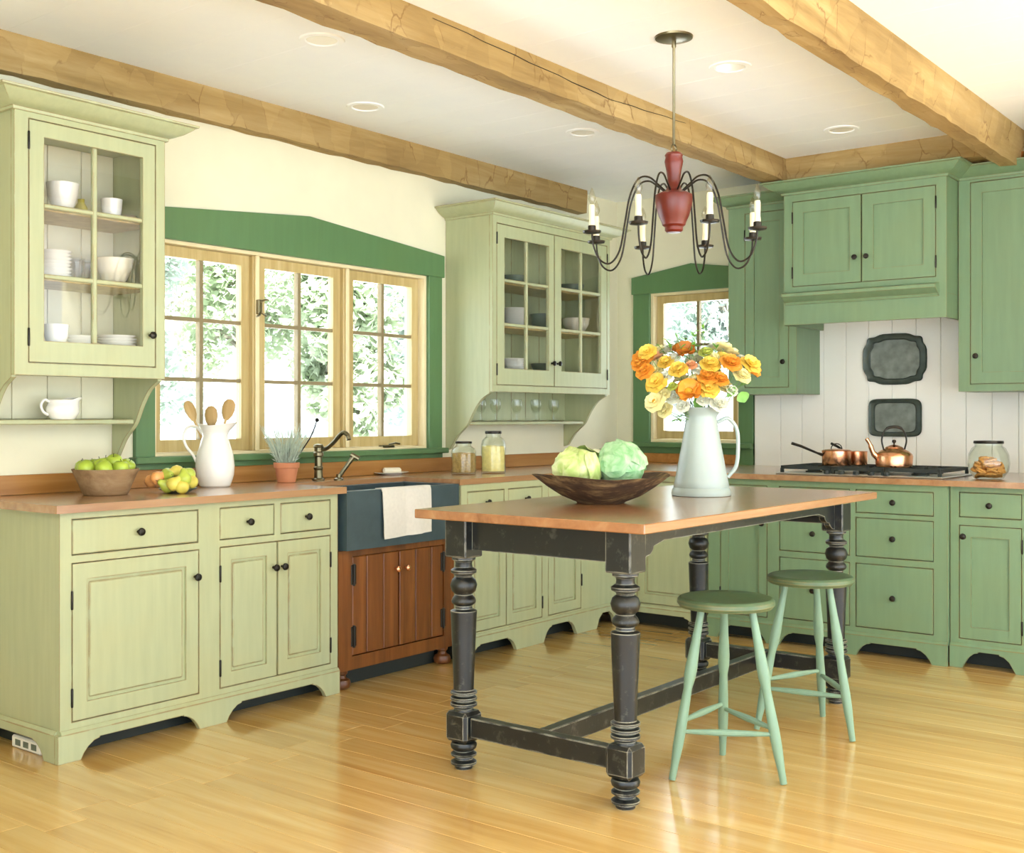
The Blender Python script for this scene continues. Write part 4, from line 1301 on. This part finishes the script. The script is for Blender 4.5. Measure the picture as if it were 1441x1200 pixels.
obj('side_lever', B().lathe([(0.024, 0.0), (0.024, 0.008), (0.013, 0.014), (0.012, 0.03), (0, 0.032)], sp(0.10, 0.0, 0.0), 16).tube([sp(0.10, 0, 0.015), sp(0.15, 0, 0.085), sp(0.178, 0, 0.122)], [0.010, 0.0105, 0.012], 10)
    .tube([sp(0.160, 0, 0.128), sp(0.20, 0, 0.105)], [0.012, 0.012], 10), M['bronze'], fc)

# soap dish
c = at(551, 668, 6.24); c.z = ZT
sd = thing('soap_dish', 'flat white soap dish behind the towel', 'dish', c)
obj('plate', B().lathe([(0, 0), (0.05, 0), (0.055, 0.004), (0.088, 0.012), (0.086, 0.014), (0.05, 0.007), (0, 0.006)], seg=28, sx=1.3, sy=0.8), M['white'], sd)
tag(obj('soap_bar', B().box(-0.05, 0.05, -0.028, 0.028, 0.0, 0.03, 0.009), M['cream'], None, (c.x, c.y, ZT + 0.0075), -0.66), 'thick cream bar of soap lying on the white dish', 'soap')

# glass storage jars right of the sink
M['grain'] = plain('jar_grain', srgb(176, 142, 84), 0.9, var=0.3, scale=120)
M['flour'] = plain('jar_meal', srgb(246, 226, 150), 0.95, var=0.08, scale=60)
def storage_jar(label, c, r, h, fill, fm, fl_label):
    t = thing('glass_jar', label, 'jar', c)
    obj('glass', B().lathe([(0, 0.0), (r * 0.96, 0.0), (r, 0.008), (r, h * 0.68), (r * 0.9, h * 0.78), (r * 0.62, h * 0.86), (r * 0.60, h * 0.93), (r * 0.56, h * 0.93), (r * 0.56, h * 0.86), (r * 0.84, h * 0.77), (r * 0.93, h * 0.66), (r * 0.93, 0.012), (0, 0.010)], seg=28), M['jar'], t)
    obj('lid', B().lathe([(0, h * 0.93), (r * 0.66, h * 0.93), (r * 0.68, h * 0.95), (r * 0.66, h * 0.995), (0, h)], seg=24), M['iron'], t)
    o = obj('contents', B().lathe([(0, 0.012), (r * 0.91, 0.013), (r * 0.91, fill), (r * 0.4, fill + 0.004), (0, fill + 0.003)], seg=24), fm, t, label=fl_label)
    o['kind'] = 'stuff'
storage_jar('short glass jar of brown grain on the worktop', Vector((4.77, 4.05, ZT)), 0.068, 0.18, 0.115, M['grain'], 'brown grain filling the jar')
storage_jar('taller glass jar of pale yellow meal on the worktop', Vector((4.965, 4.0, ZT)), 0.069, 0.235, 0.15, M['flour'], 'pale yellow meal filling the jar')

# ================================================================ DISHES
def bowl_prof(r, h, foot=0.5, th=0.004):
    return [(0, 0.0), (r * foot, 0.0), (r * foot, h * 0.08), (r * (foot + 0.22), h * 0.22), (r * 0.93, h * 0.62), (r, h), (r - th, h), (r * 0.90, h * 0.6), (r * (foot + 0.15), h * 0.24), (0, h * 0.14)]
def dish(name, label, cat, loc, b, mat, group=None, rotz=0):
    return tag(obj(name, b, mat, None, loc, rotz), label, cat, group)
def on_shelf(px, Y, z):
    d = view + rightv * ((px - 720.5) / F_PX)
    return Vector((d.x * Y / d.y, Y, z + 0.0006))
S1, S2, S3 = 2.035, 1.77, 1.512
dish('mixing_bowl', 'large white bowl on the top shelf of the single-door glazed cabinet', 'bowl', on_shelf(88, 4.20, S1), B().lathe(bowl_prof(0.062, 0.118, 0.45), seg=28), M['white'])
dish('teacup', 'white straight-sided cup on the top shelf of the single-door glazed cabinet', 'cup', on_shelf(157, 4.20, S1), B().lathe([(0, 0), (0.030, 0), (0.033, 0.004), (0.040, 0.05), (0.043, 0.088), (0.039, 0.088), (0.036, 0.05), (0.028, 0.008), (0, 0.007)], seg=24), M['white'])
dish('oil_bottle', 'small olive green jar beside the large white bowl', 'jar', on_shelf(114, 4.28, S1), B().lathe([(0, 0), (0.022, 0), (0.026, 0.01), (0.026, 0.05), (0.014, 0.07), (0.014, 0.085), (0, 0.087)], seg=18), plain('olive_glaze', srgb(176, 164, 70), 0.3))
dish('small_dish', 'low brown dish beside the white cup in the glazed cabinet', 'dish', on_shelf(181, 4.25, S1), B().lathe(bowl_prof(0.036, 0.04, 0.5), seg=20), plain('brown_glaze', srgb(160, 140, 104), 0.4))
plate_m = B().lathe([(0, 0.0), (0.045, 0.0), (0.05, 0.003), (0.078, 0.013), (0.080, 0.0155), (0.076, 0.015), (0.048, 0.006), (0, 0.005)], seg=28).mesh('plate')
plate_m.materials.append(M['white'])
saucer_m = B().lathe([(0, 0.0), (0.034, 0.0), (0.04, 0.003), (0.060, 0.014), (0.062, 0.017), (0.058, 0.016), (0.036, 0.006), (0, 0.005)], seg=28).mesh('saucer')
saucer_m.materials.append(M['white'])
p = on_shelf(77, 4.19, S2)
for k in range(8):
    tag(obj('saucer', saucer_m, None, None, p + Vector((0.002 * (k % 3), 0.0015 * (k % 2), k * 0.0135))), 'white saucer in the stack on the middle shelf of the single-door glazed cabinet', 'saucer', 'stacked saucers on the middle shelf')
M['tumbler'] = glass_mat('tumbler_glass', (0.97, 0.98, 0.97, 1), 1.5)
tum = B().lathe([(0, 0), (0.024, 0), (0.026, 0.003), (0.031, 0.09), (0.0285, 0.09), (0.024, 0.008), (0, 0.007)], seg=20).mesh('glass_tumbler')
tum.materials.append(M['tumbler'])
for px, yy in ((108, 4.17), (122, 4.2), (116, 4.27)):
    tag(obj('glass_tumbler', tum, None, None, on_shelf(px, yy, S2)), 'clear glass tumbler next to the saucer stack', 'glass', 'tumblers on the middle shelf')
dish('mixing_bowl', 'wide cream bowl on the middle shelf of the single-door glazed cabinet', 'bowl', on_shelf(161, 4.21, S2), B().lathe(bowl_prof(0.074, 0.112, 0.45), seg=30), M['cream'])
dish('teacup', 'plump white cup on the bottom shelf of the single-door glazed cabinet', 'cup', on_shelf(79, 4.17, S3), B().lathe([(0, 0), (0.028, 0), (0.034, 0.006), (0.044, 0.035), (0.047, 0.08), (0.043, 0.08), (0.040, 0.036), (0.03, 0.01), (0, 0.008)], seg=24), M['white'])
p = on_shelf(114, 4.20, S3)
for k in range(3):
    tag(obj('saucer', saucer_m, None, None, p + Vector((0, 0, k * 0.0135)), 0), 'small white saucer in the low pile on the cabinet floor', 'saucer', 'saucers on the cabinet floor')
p = on_shelf(164, 4.18, S3)
for k in range(4):
    tag(obj('dinner_plate', plate_m, None, None, p + Vector((0, 0, k * 0.012)), 0), 'white plate in the pile on the cabinet floor near the knob', 'plate', 'plates on the cabinet floor')

# double glazed cabinet contents (its shelves: 2.012, 1.762, floor 1.50)
bowl_d = B().lathe(bowl_prof(0.085, 0.06, 0.5), seg=26).mesh('serving_bowl'); bowl_d.materials.append(M['dish_dark'])
for px, z, lab in ((723, 2.012, 'dark glazed bowl on the top shelf behind the first door of the double cabinet'), (803, 2.012, 'dark glazed bowl on the top shelf behind the second door of the double cabinet'),
                   (766, 1.50, 'dark glazed bowl on the floor of the double glazed cabinet')):
    tag(obj('serving_bowl', bowl_d, None, None, on_shelf(px, 4.22, z)), lab, 'bowl')
p = on_shelf(724, 4.2, 1.762)
for k in range(9):
    tag(obj('dinner_plate', plate_m, None, None, p + Vector((0.002 * (k % 2), 0, k * 0.0125))), 'white plate in the tall stack on the middle shelf of the double cabinet', 'plate', 'plate stack on the middle shelf')
p = on_shelf(723, 4.2, 1.50)
for k in range(6):
    tag(obj('dinner_plate', plate_m, None, None, p + Vector((0, 0.001 * k, k * 0.0125))), 'white plate in the stack on the floor of the double cabinet', 'plate', 'plate stack on the double cabinet floor')
dish('serving_bowl', 'deep dark bowl on the middle shelf of the double cabinet', 'bowl', on_shelf(765, 4.2, 1.762), B().lathe(bowl_prof(0.085, 0.10, 0.6), seg=26), M['dish_dark'])
dish('mixing_bowl', 'cream bowl behind the second door of the double cabinet', 'bowl', on_shelf(810, 4.22, 1.762), B().lathe(bowl_prof(0.09, 0.10, 0.45), seg=26), M['cream'])

# gravy jug on the open shelf
c = on_shelf(88, 4.27, 1.222)
cj = thing('cream_jug', 'low white creamer jug on the open shelf under the glazed cabinet', 'jug', c)
jb = B().lathe([(0, 0), (0.042, 0), (0.048, 0.005), (0.062, 0.03), (0.060, 0.05), (0.052, 0.066), (0.056, 0.078), (0.053, 0.078), (0.048, 0.066), (0.055, 0.05), (0.056, 0.03), (0.04, 0.01), (0, 0.008)], seg=28, sx=1.12, sy=0.8)
for v in jb.bm.verts:
    if v.co.z > 0.055 and v.co.x > 0.02:
        v.co.x += 0.018 * (v.co.z - 0.055) / 0.023
        v.co.z += 0.010 * (v.co.z - 0.055) / 0.023
obj('body', jb, M['white'], cj)
obj('handle', B().tube(bez([(-0.056, 0, 0.070), (-0.078, 0, 0.078), (-0.093, 0, 0.058), (-0.085, 0, 0.032), (-0.064, 0, 0.018)], 5), 0.0055, 8), M['white'], cj)

# goblets on the shelf under the double cabinet
gob = B().lathe([(0, 0), (0.034, 0), (0.035, 0.003), (0.006, 0.010), (0.0055, 0.045), (0.02, 0.056), (0.032, 0.08), (0.034, 0.105), (0.031, 0.135), (0.029, 0.135), (0.031, 0.105), (0.028, 0.08), (0.015, 0.060), (0, 0.056)], seg=20)
gob_m = gob.mesh('goblet'); gob_m.materials.append(M['tumbler'])
for px in (676, 697, 727, 754, 779):
    tag(obj('goblet', gob_m, None, None, on_shelf(px, 4.305, 1.205)), 'clear stemmed glass on the open shelf under the double cabinet', 'glass', 'stemmed glasses under the double cabinet')

# ================================================================ RANGE WALL THINGS
ct = thing('gas_cooktop', 'stainless gas cooktop with black grates set in the worktop', 'cooktop', (6.12, 2.29, 0.9205))
obj('base', B().box(-0.26, 0.26, -0.45, 0.45, 0.0, 0.009, 0.004), M['steel'], ct)
for k in range(3):
    yk = -0.29 + 0.29 * k
    g = B()
    for a in (-0.135, 0.135):
        g.box(-0.23, 0.23, yk + a - 0.006, yk + a + 0.006, 0.028, 0.046)
    for a in (-0.224, 0.0, 0.224):
        g.box(a - 0.006, a + 0.006, yk - 0.135, yk + 0.135, 0.028, 0.046)
    for a in (-0.112, 0.112):
        g.box(a - 0.005, a + 0.005, yk - 0.135, yk - 0.04, 0.028, 0.046).box(a - 0.005, a + 0.005, yk + 0.04, yk + 0.135, 0.028, 0.046)
        g.box(a - 0.112, a - 0.04, yk - 0.005, yk + 0.005, 0.028, 0.046).box(a + 0.04, a + 0.112, yk - 0.005, yk + 0.005, 0.028, 0.046)
    for a in (-0.224, 0.224):
        for c_ in (-0.135, 0.135):
            g.box(a - 0.008, a + 0.008, yk + c_ - 0.008, yk + c_ + 0.008, 0.009, 0.032)
    obj('grate', g, M['kick'], ct)
    for a in (-0.112, 0.112):
        obj('burner', B().lathe([(0, 0.009), (0.045, 0.009), (0.045, 0.016), (0.034, 0.018), (0.034, 0.025), (0, 0.027)], (a, yk, 0), 20), M['kick'], ct)
for k in range(5):
    obj('control_knob', B().lathe([(0.017, 0.009), (0.017, 0.022), (0.014, 0.027), (0, 0.028)], (-0.245, -0.16 + 0.08 * k, 0), 14), M['kick'], ct)
ZG = 0.9205 + 0.0465

def saucepan(label, c, r, h, hdir, lid=False):
    t = thing('saucepan', label, 'saucepan', c)
    obj('pan', B().lathe([(0, 0), (r * 0.97, 0), (r, 0.004), (r, h), (r + 0.004, h + 0.002), (r - 0.003, h), (r - 0.004, 0.006), (0, 0.005)], seg=30), M['copper'], t)
    d = Vector((math.cos(hdir), math.sin(hdir), 0))
    obj('handle', B().tube([d * (r - 0.001) + Vector((0, 0, h * 0.72)), d * (r + 0.03) + Vector((0, 0, h * 0.86)), d * (r + 0.12) + Vector((0, 0, h * 1.35)), d * (r + 0.17) + Vector((0, 0, h * 1.55))], [0.009, 0.006, 0.0075, 0.008], 8), M['iron'], t)
    if lid:
        obj('lid', B().lathe([(r + 0.003, h), (r * 0.9, h + 0.007), (r * 0.3, h + 0.012), (0, h + 0.013)], seg=28), M['copper'], t)
        obj('lid_loop', B().tube([Vector((0.022 * math.cos(a), -0.022 * math.cos(a), h + 0.012 + 0.028 * math.sin(a))) for a in [PI * k / 8 for k in range(9)]], 0.003, 6), M['iron'], t)
    return t
p = at(1177, 652, 6.34); p.z = ZG
saucepan('lidded copper saucepan with long dark handle on the cooktop', p, 0.078, 0.078, math.radians(128), True)
p = at(1206, 653, 6.42); p.z = ZG
saucepan('small open copper saucepan tucked behind the lidded one', p, 0.055, 0.072, math.radians(60))

c = at(1258, 658, 6.15); c.z = ZG
kt = thing('kettle', 'polished copper kettle on the cooktop in front of the lower tray', 'kettle', c)
obj('body', B().lathe([(0, 0), (0.088, 0), (0.094, 0.006), (0.097, 0.055), (0.092, 0.068), (0.075, 0.082), (0.05, 0.095), (0.046, 0.099), (0, 0.10)], seg=32), M['copper'], kt)
obj('lid', B().lathe([(0.047, 0.099), (0.044, 0.104), (0.02, 0.114), (0.006, 0.117), (0, 0.118)], seg=24), M['copper'], kt)
obj('lid_knob', B().lathe([(0.004, 0.117), (0.004, 0.124), (0.011, 0.132), (0.009, 0.142), (0, 0.145)], seg=14), M['iron'], kt)
lh = lambda d, z: tuple(-rightv * d + Vector((0, 0, z)))
obj('spout', B().tube(bez([lh(0.085, 0.045), lh(0.112, 0.075), lh(0.128, 0.118), lh(0.148, 0.150)], 5), [0.017] * 5 + [0.013] * 5 + [0.010] * 5 + [0.009], 12), M['copper'], kt)
obj('handle', B().tube(bez([lh(0.055, 0.088), lh(0.066, 0.145), lh(0.045, 0.198), lh(0, 0.212), lh(-0.045, 0.198), lh(-0.066, 0.145), lh(-0.055, 0.088)], 5), [0.0045] * 11 + [0.008] * 9 + [0.0045] * 11, 8), M['iron'], kt)

# cookie jar
c = at(1391, 676, 5.78); c.z = ZT
jr = thing('cookie_jar', 'round glass jar with dark lid half full of cookies', 'jar', c)
obj('glass', B().lathe([(0, 0), (0.055, 0), (0.07, 0.006), (0.094, 0.04), (0.101, 0.08), (0.095, 0.125), (0.080, 0.155), (0.066, 0.166), (0.066, 0.178), (0.062, 0.178), (0.062, 0.166), (0.09, 0.125), (0.097, 0.08), (0.09, 0.04), (0.065, 0.01), (0, 0.006)], seg=32), M['jar'], jr)
obj('lid', B().lathe([(0, 0.178), (0.07, 0.178), (0.072, 0.182), (0.070, 0.192), (0, 0.194)], seg=28), M['iron'], jr)
M['cookie'] = plain('cookie', srgb(206, 146, 76), 0.85, var=0.25, scale=80, bump=0.3)
ckm = B().lathe([(0, -0.006), (0.026, -0.006), (0.030, 0.0), (0.026, 0.006), (0.012, 0.008), (0, 0.008)], seg=16).mesh('cookie'); ckm.materials.append(M['cookie'])
rc = random.Random(6)
for k in range(33):
    lay = k // 9
    a = rc.uniform(0, 6.28) if lay > 1 else (k % 7) * 0.9 + lay
    rr_ = (0.040, 0.056, 0.046, 0.025)[lay]
    o = tag(obj('cookie', ckm, None, None, c + Vector((rr_ * math.cos(a), rr_ * math.sin(a), 0.022 + 0.024 * lay))), 'golden round cookie piled inside the glass jar', 'cookie', 'cookies in the glass jar')
    o.rotation_euler = (rc.uniform(-0.6, 0.6), rc.uniform(-0.6, 0.6), 0)

# hanging trays
def tray(label, yc, zc, w, h, wavy):
    b = B()
    bm = b.bm
    def outl(s, off):
        n = 72
        P = []
        for k in range(n):
            a = 2 * PI * k / n
            ca, sa = math.cos(a), math.sin(a)
            e = 0.42 if wavy else 0.30
            x = math.copysign(abs(ca) ** e, ca) * w / 2 * s
            z = math.copysign(abs(sa) ** e, sa) * h / 2 * s
            if wavy:
                k2 = 1 + 0.035 * math.cos(8 * a) + 0.02 * math.cos(4 * a)
                x *= k2; z *= k2
            P.append(bm.verts.new((x, off, z)))
        return P
    rings = [outl(1.0, 0.0), outl(1.02, -0.014), outl(0.99, -0.020), outl(0.93, -0.016), outl(0.82, -0.015), outl(0.76, -0.004)]
    for A, C in zip(rings, rings[1:]):
        for k in range(72):
            bm.faces.new((A[k], A[(k + 1) % 72], C[(k + 1) % 72], C[k]))
    bm.faces.new(rings[0]); 
    t = thing('hanging_tray', label, 'tray', (XW - 0.016, yc, zc), R9)
    obj('rim', b, M['pewter'], t)
    b2 = B()
    n = 72
    P = []
    for k in range(n):
        a = 2 * PI * k / n
        e = 0.42 if wavy else 0.30
        s = 0.775
        x = math.copysign(abs(math.cos(a)) ** e, math.cos(a)) * w / 2 * s
        z = math.copysign(abs(math.sin(a)) ** e, math.sin(a)) * h / 2 * s
        if wavy:
            k2 = 1 + 0.035 * math.cos(8 * a) + 0.02 * math.cos(4 * a)
            x *= k2; z *= k2
        P.append((x, z))
    b2.prism(P, -0.007, -0.003, 'y')
    obj('tray_floor', b2, M['pewter_l'], t, label='lighter worn tray centre')
M['pewter_l'] = plain('worn_tray_centre', srgb(120, 128, 122), 0.45, metal=0.3, var=0.3, scale=18)
M['pewter'] = plain('dark_tray_rim', srgb(66, 76, 70), 0.35, metal=0.4, var=0.25, scale=20)
tray('dark scalloped-edge tray hanging on the white boards under the hood', 2.424, 1.577, 0.36, 0.285, True)
tray('dark rounded rectangular tray hanging below the scalloped one', 2.422, 1.228, 0.315, 0.222, False)

# copper tray lying on top of the cabinet
tag(obj('copper_pan', B().lathe([(0, 0), (0.11, 0), (0.118, 0.004), (0.14, 0.042), (0.136, 0.042), (0.11, 0.008), (0, 0.006)], seg=32), M['copper'], None, (6.60, 1.60, 2.594)), 'copper pan lying on top of the tall green cabinet', 'pan')

# small white power strip under the cabinet side
ps = thing('power_strip', 'small white plastic strip tucked under the arched cabinet side', 'power strip', (2.262, 4.02, 0), math.radians(0))
obj('casing', B().box(-0.018, 0.018, -0.10, 0.10, 0.001, 0.048, 0.006), M['white'], ps)
for k in range(3):
    obj('socket', B().box(-0.0195, -0.017, -0.075 + 0.055 * k, -0.04 + 0.055 * k, 0.014, 0.036), M['dish_dark'], ps)

# ================================================================ OUTSIDE
gb = B()
bm = gb.bm
nx, ny = 40, 40
gv = {}
for i in range(nx + 1):
    for j in range(ny + 1):
        x, y = -18 + 60 * i / nx, -22 + 60 * j / ny
        d = max(0, max(y - 6.5, x - 9))
        z = -0.35 + 0.16 * max(0, d - 1) - (0.0 if d < 14 else 0.05 * (d - 14))
        gv[i, j] = bm.verts.new((x, y, z))
for i in range(nx):
    for j in range(ny):
        bm.faces.new((gv[i, j], gv[i + 1, j], gv[i + 1, j + 1], gv[i, j + 1]))
M['lawn'] = plain('pale_ground', srgb(224, 229, 232), 0.95, var=0.08, scale=0.6)
gr = obj('ground', gb, M['lawn'])
struct(gr)

M['bark'] = plain('bark', srgb(150, 142, 128), 0.9, var=0.2)
def leaf_mat(name, c):
    m = plain(name, c, 0.7, var=0.35, scale=0.8)
    n, l = m.node_tree.nodes, m.node_tree.links
    tl = n.new('ShaderNodeBsdfTranslucent')
    tl.inputs[0].default_value = c
    mx = n.new('ShaderNodeMixShader')
    mx.inputs[0].default_value = 0.45
    l.new(n['Principled BSDF'].outputs[0], mx.inputs[1])
    l.new(tl.outputs[0], mx.inputs[2])
    l.new(mx.outputs[0], n['Material Output'].inputs[0])
    return m
M['fol1'] = leaf_mat('pale_foliage', srgb(178, 190, 160))
M['fol2'] = leaf_mat('blue_grey_foliage', srgb(166, 180, 168))
def tree(label, x, y, h, r, mat, seed, n=7000):
    rr = random.Random(seed)
    z0 = -0.35 + 0.16 * max(0, max(y - 6.5, x - 9) - 1)
    t = thing('tree', label, 'tree', (x, y, z0))
    tp = [(0, 0, -0.2), (0.05, 0.02, h * 0.3), (-0.04, 0.06, h * 0.6), (0.02, 0, h * 0.9)]
    b = B().tube(tp, [0.16, 0.13, 0.08, 0.03], 8)
    cl_ = []
    for k in range(22):
        a, e = rr.uniform(0, 6.28), rr.uniform(-0.65, 1.0)
        c_ = Vector((math.cos(a) * r * rr.uniform(0.3, 0.85), math.sin(a) * r * rr.uniform(0.3, 0.85), h * (0.52 + 0.42 * e)))
        cl_.append((c_, rr.uniform(0.35, 0.6) * r))
        b.tube([(0, 0.03, h * rr.uniform(0.25, 0.6)), c_ * 0.6 + Vector((0, 0, h * 0.2)), c_], [0.05, 0.03, 0.012], 5)
    obj('trunk', b, M['bark'], t)
    fb = B()
    for k in range(n):
        c_, cr = cl_[k % len(cl_)]
        d = Vector((rr.gauss(0, 1), rr.gauss(0, 1), rr.gauss(0, 0.9)))
        o = c_ + d.normalized() * cr * rr.uniform(0.5, 1.05)
        u = Vector((rr.uniform(-1, 1), rr.uniform(-1, 1), rr.uniform(-1, 1))).normalized()
        w = u.orthogonal().normalized()
        s = rr.uniform(0.05, 0.11)
        fb.bm.faces.new([fb.bm.verts.new(o + u * s), fb.bm.verts.new(o + w * s * 0.6), fb.bm.verts.new(o - u * s), fb.bm.verts.new(o - w * s * 0.6)])
    f = obj('foliage', fb, mat, t)
    f['kind'] = 'stuff'
TR = [('broad pale leafy tree outside the first casement', 8.0, 12.5, 4.3, 1.05, 'fol2', 1), ('pale green leafy tree standing back between the first and middle casements', 12.16, 15.0, 4.6, 1.15, 'fol1', 2), ('leafy tree outside the post between the middle and last casements', 11.92, 12.4, 4.3, 1.0, 'fol1', 9),
      ('grey green leafy tree outside the last casement', 14.5, 12.8, 4.3, 1.1, 'fol2', 3), ('small leafy tree outside the post between the first two casements', 10.1, 10.6, 3.6, 0.62, 'fol1', 12),
      ('tall pale tree further up the bank behind the first', 13.0, 18.6, 5.6, 1.4, 'fol1', 4), ('tall pale tree further up the bank behind the middle one', 17.2, 18.8, 5.6, 1.4, 'fol1', 5), ('tall tree standing at the far end of the bank', 21.4, 18.4, 5.6, 1.4, 'fol2', 6),
      ('tree outside the small window beyond the range wall', 18.5, 9.4, 5.4, 1.3, 'fol2', 8)]
for lab, x, y, h, r, m_, s in TR:
    tree(lab, x, y, h, r, M[m_], s)
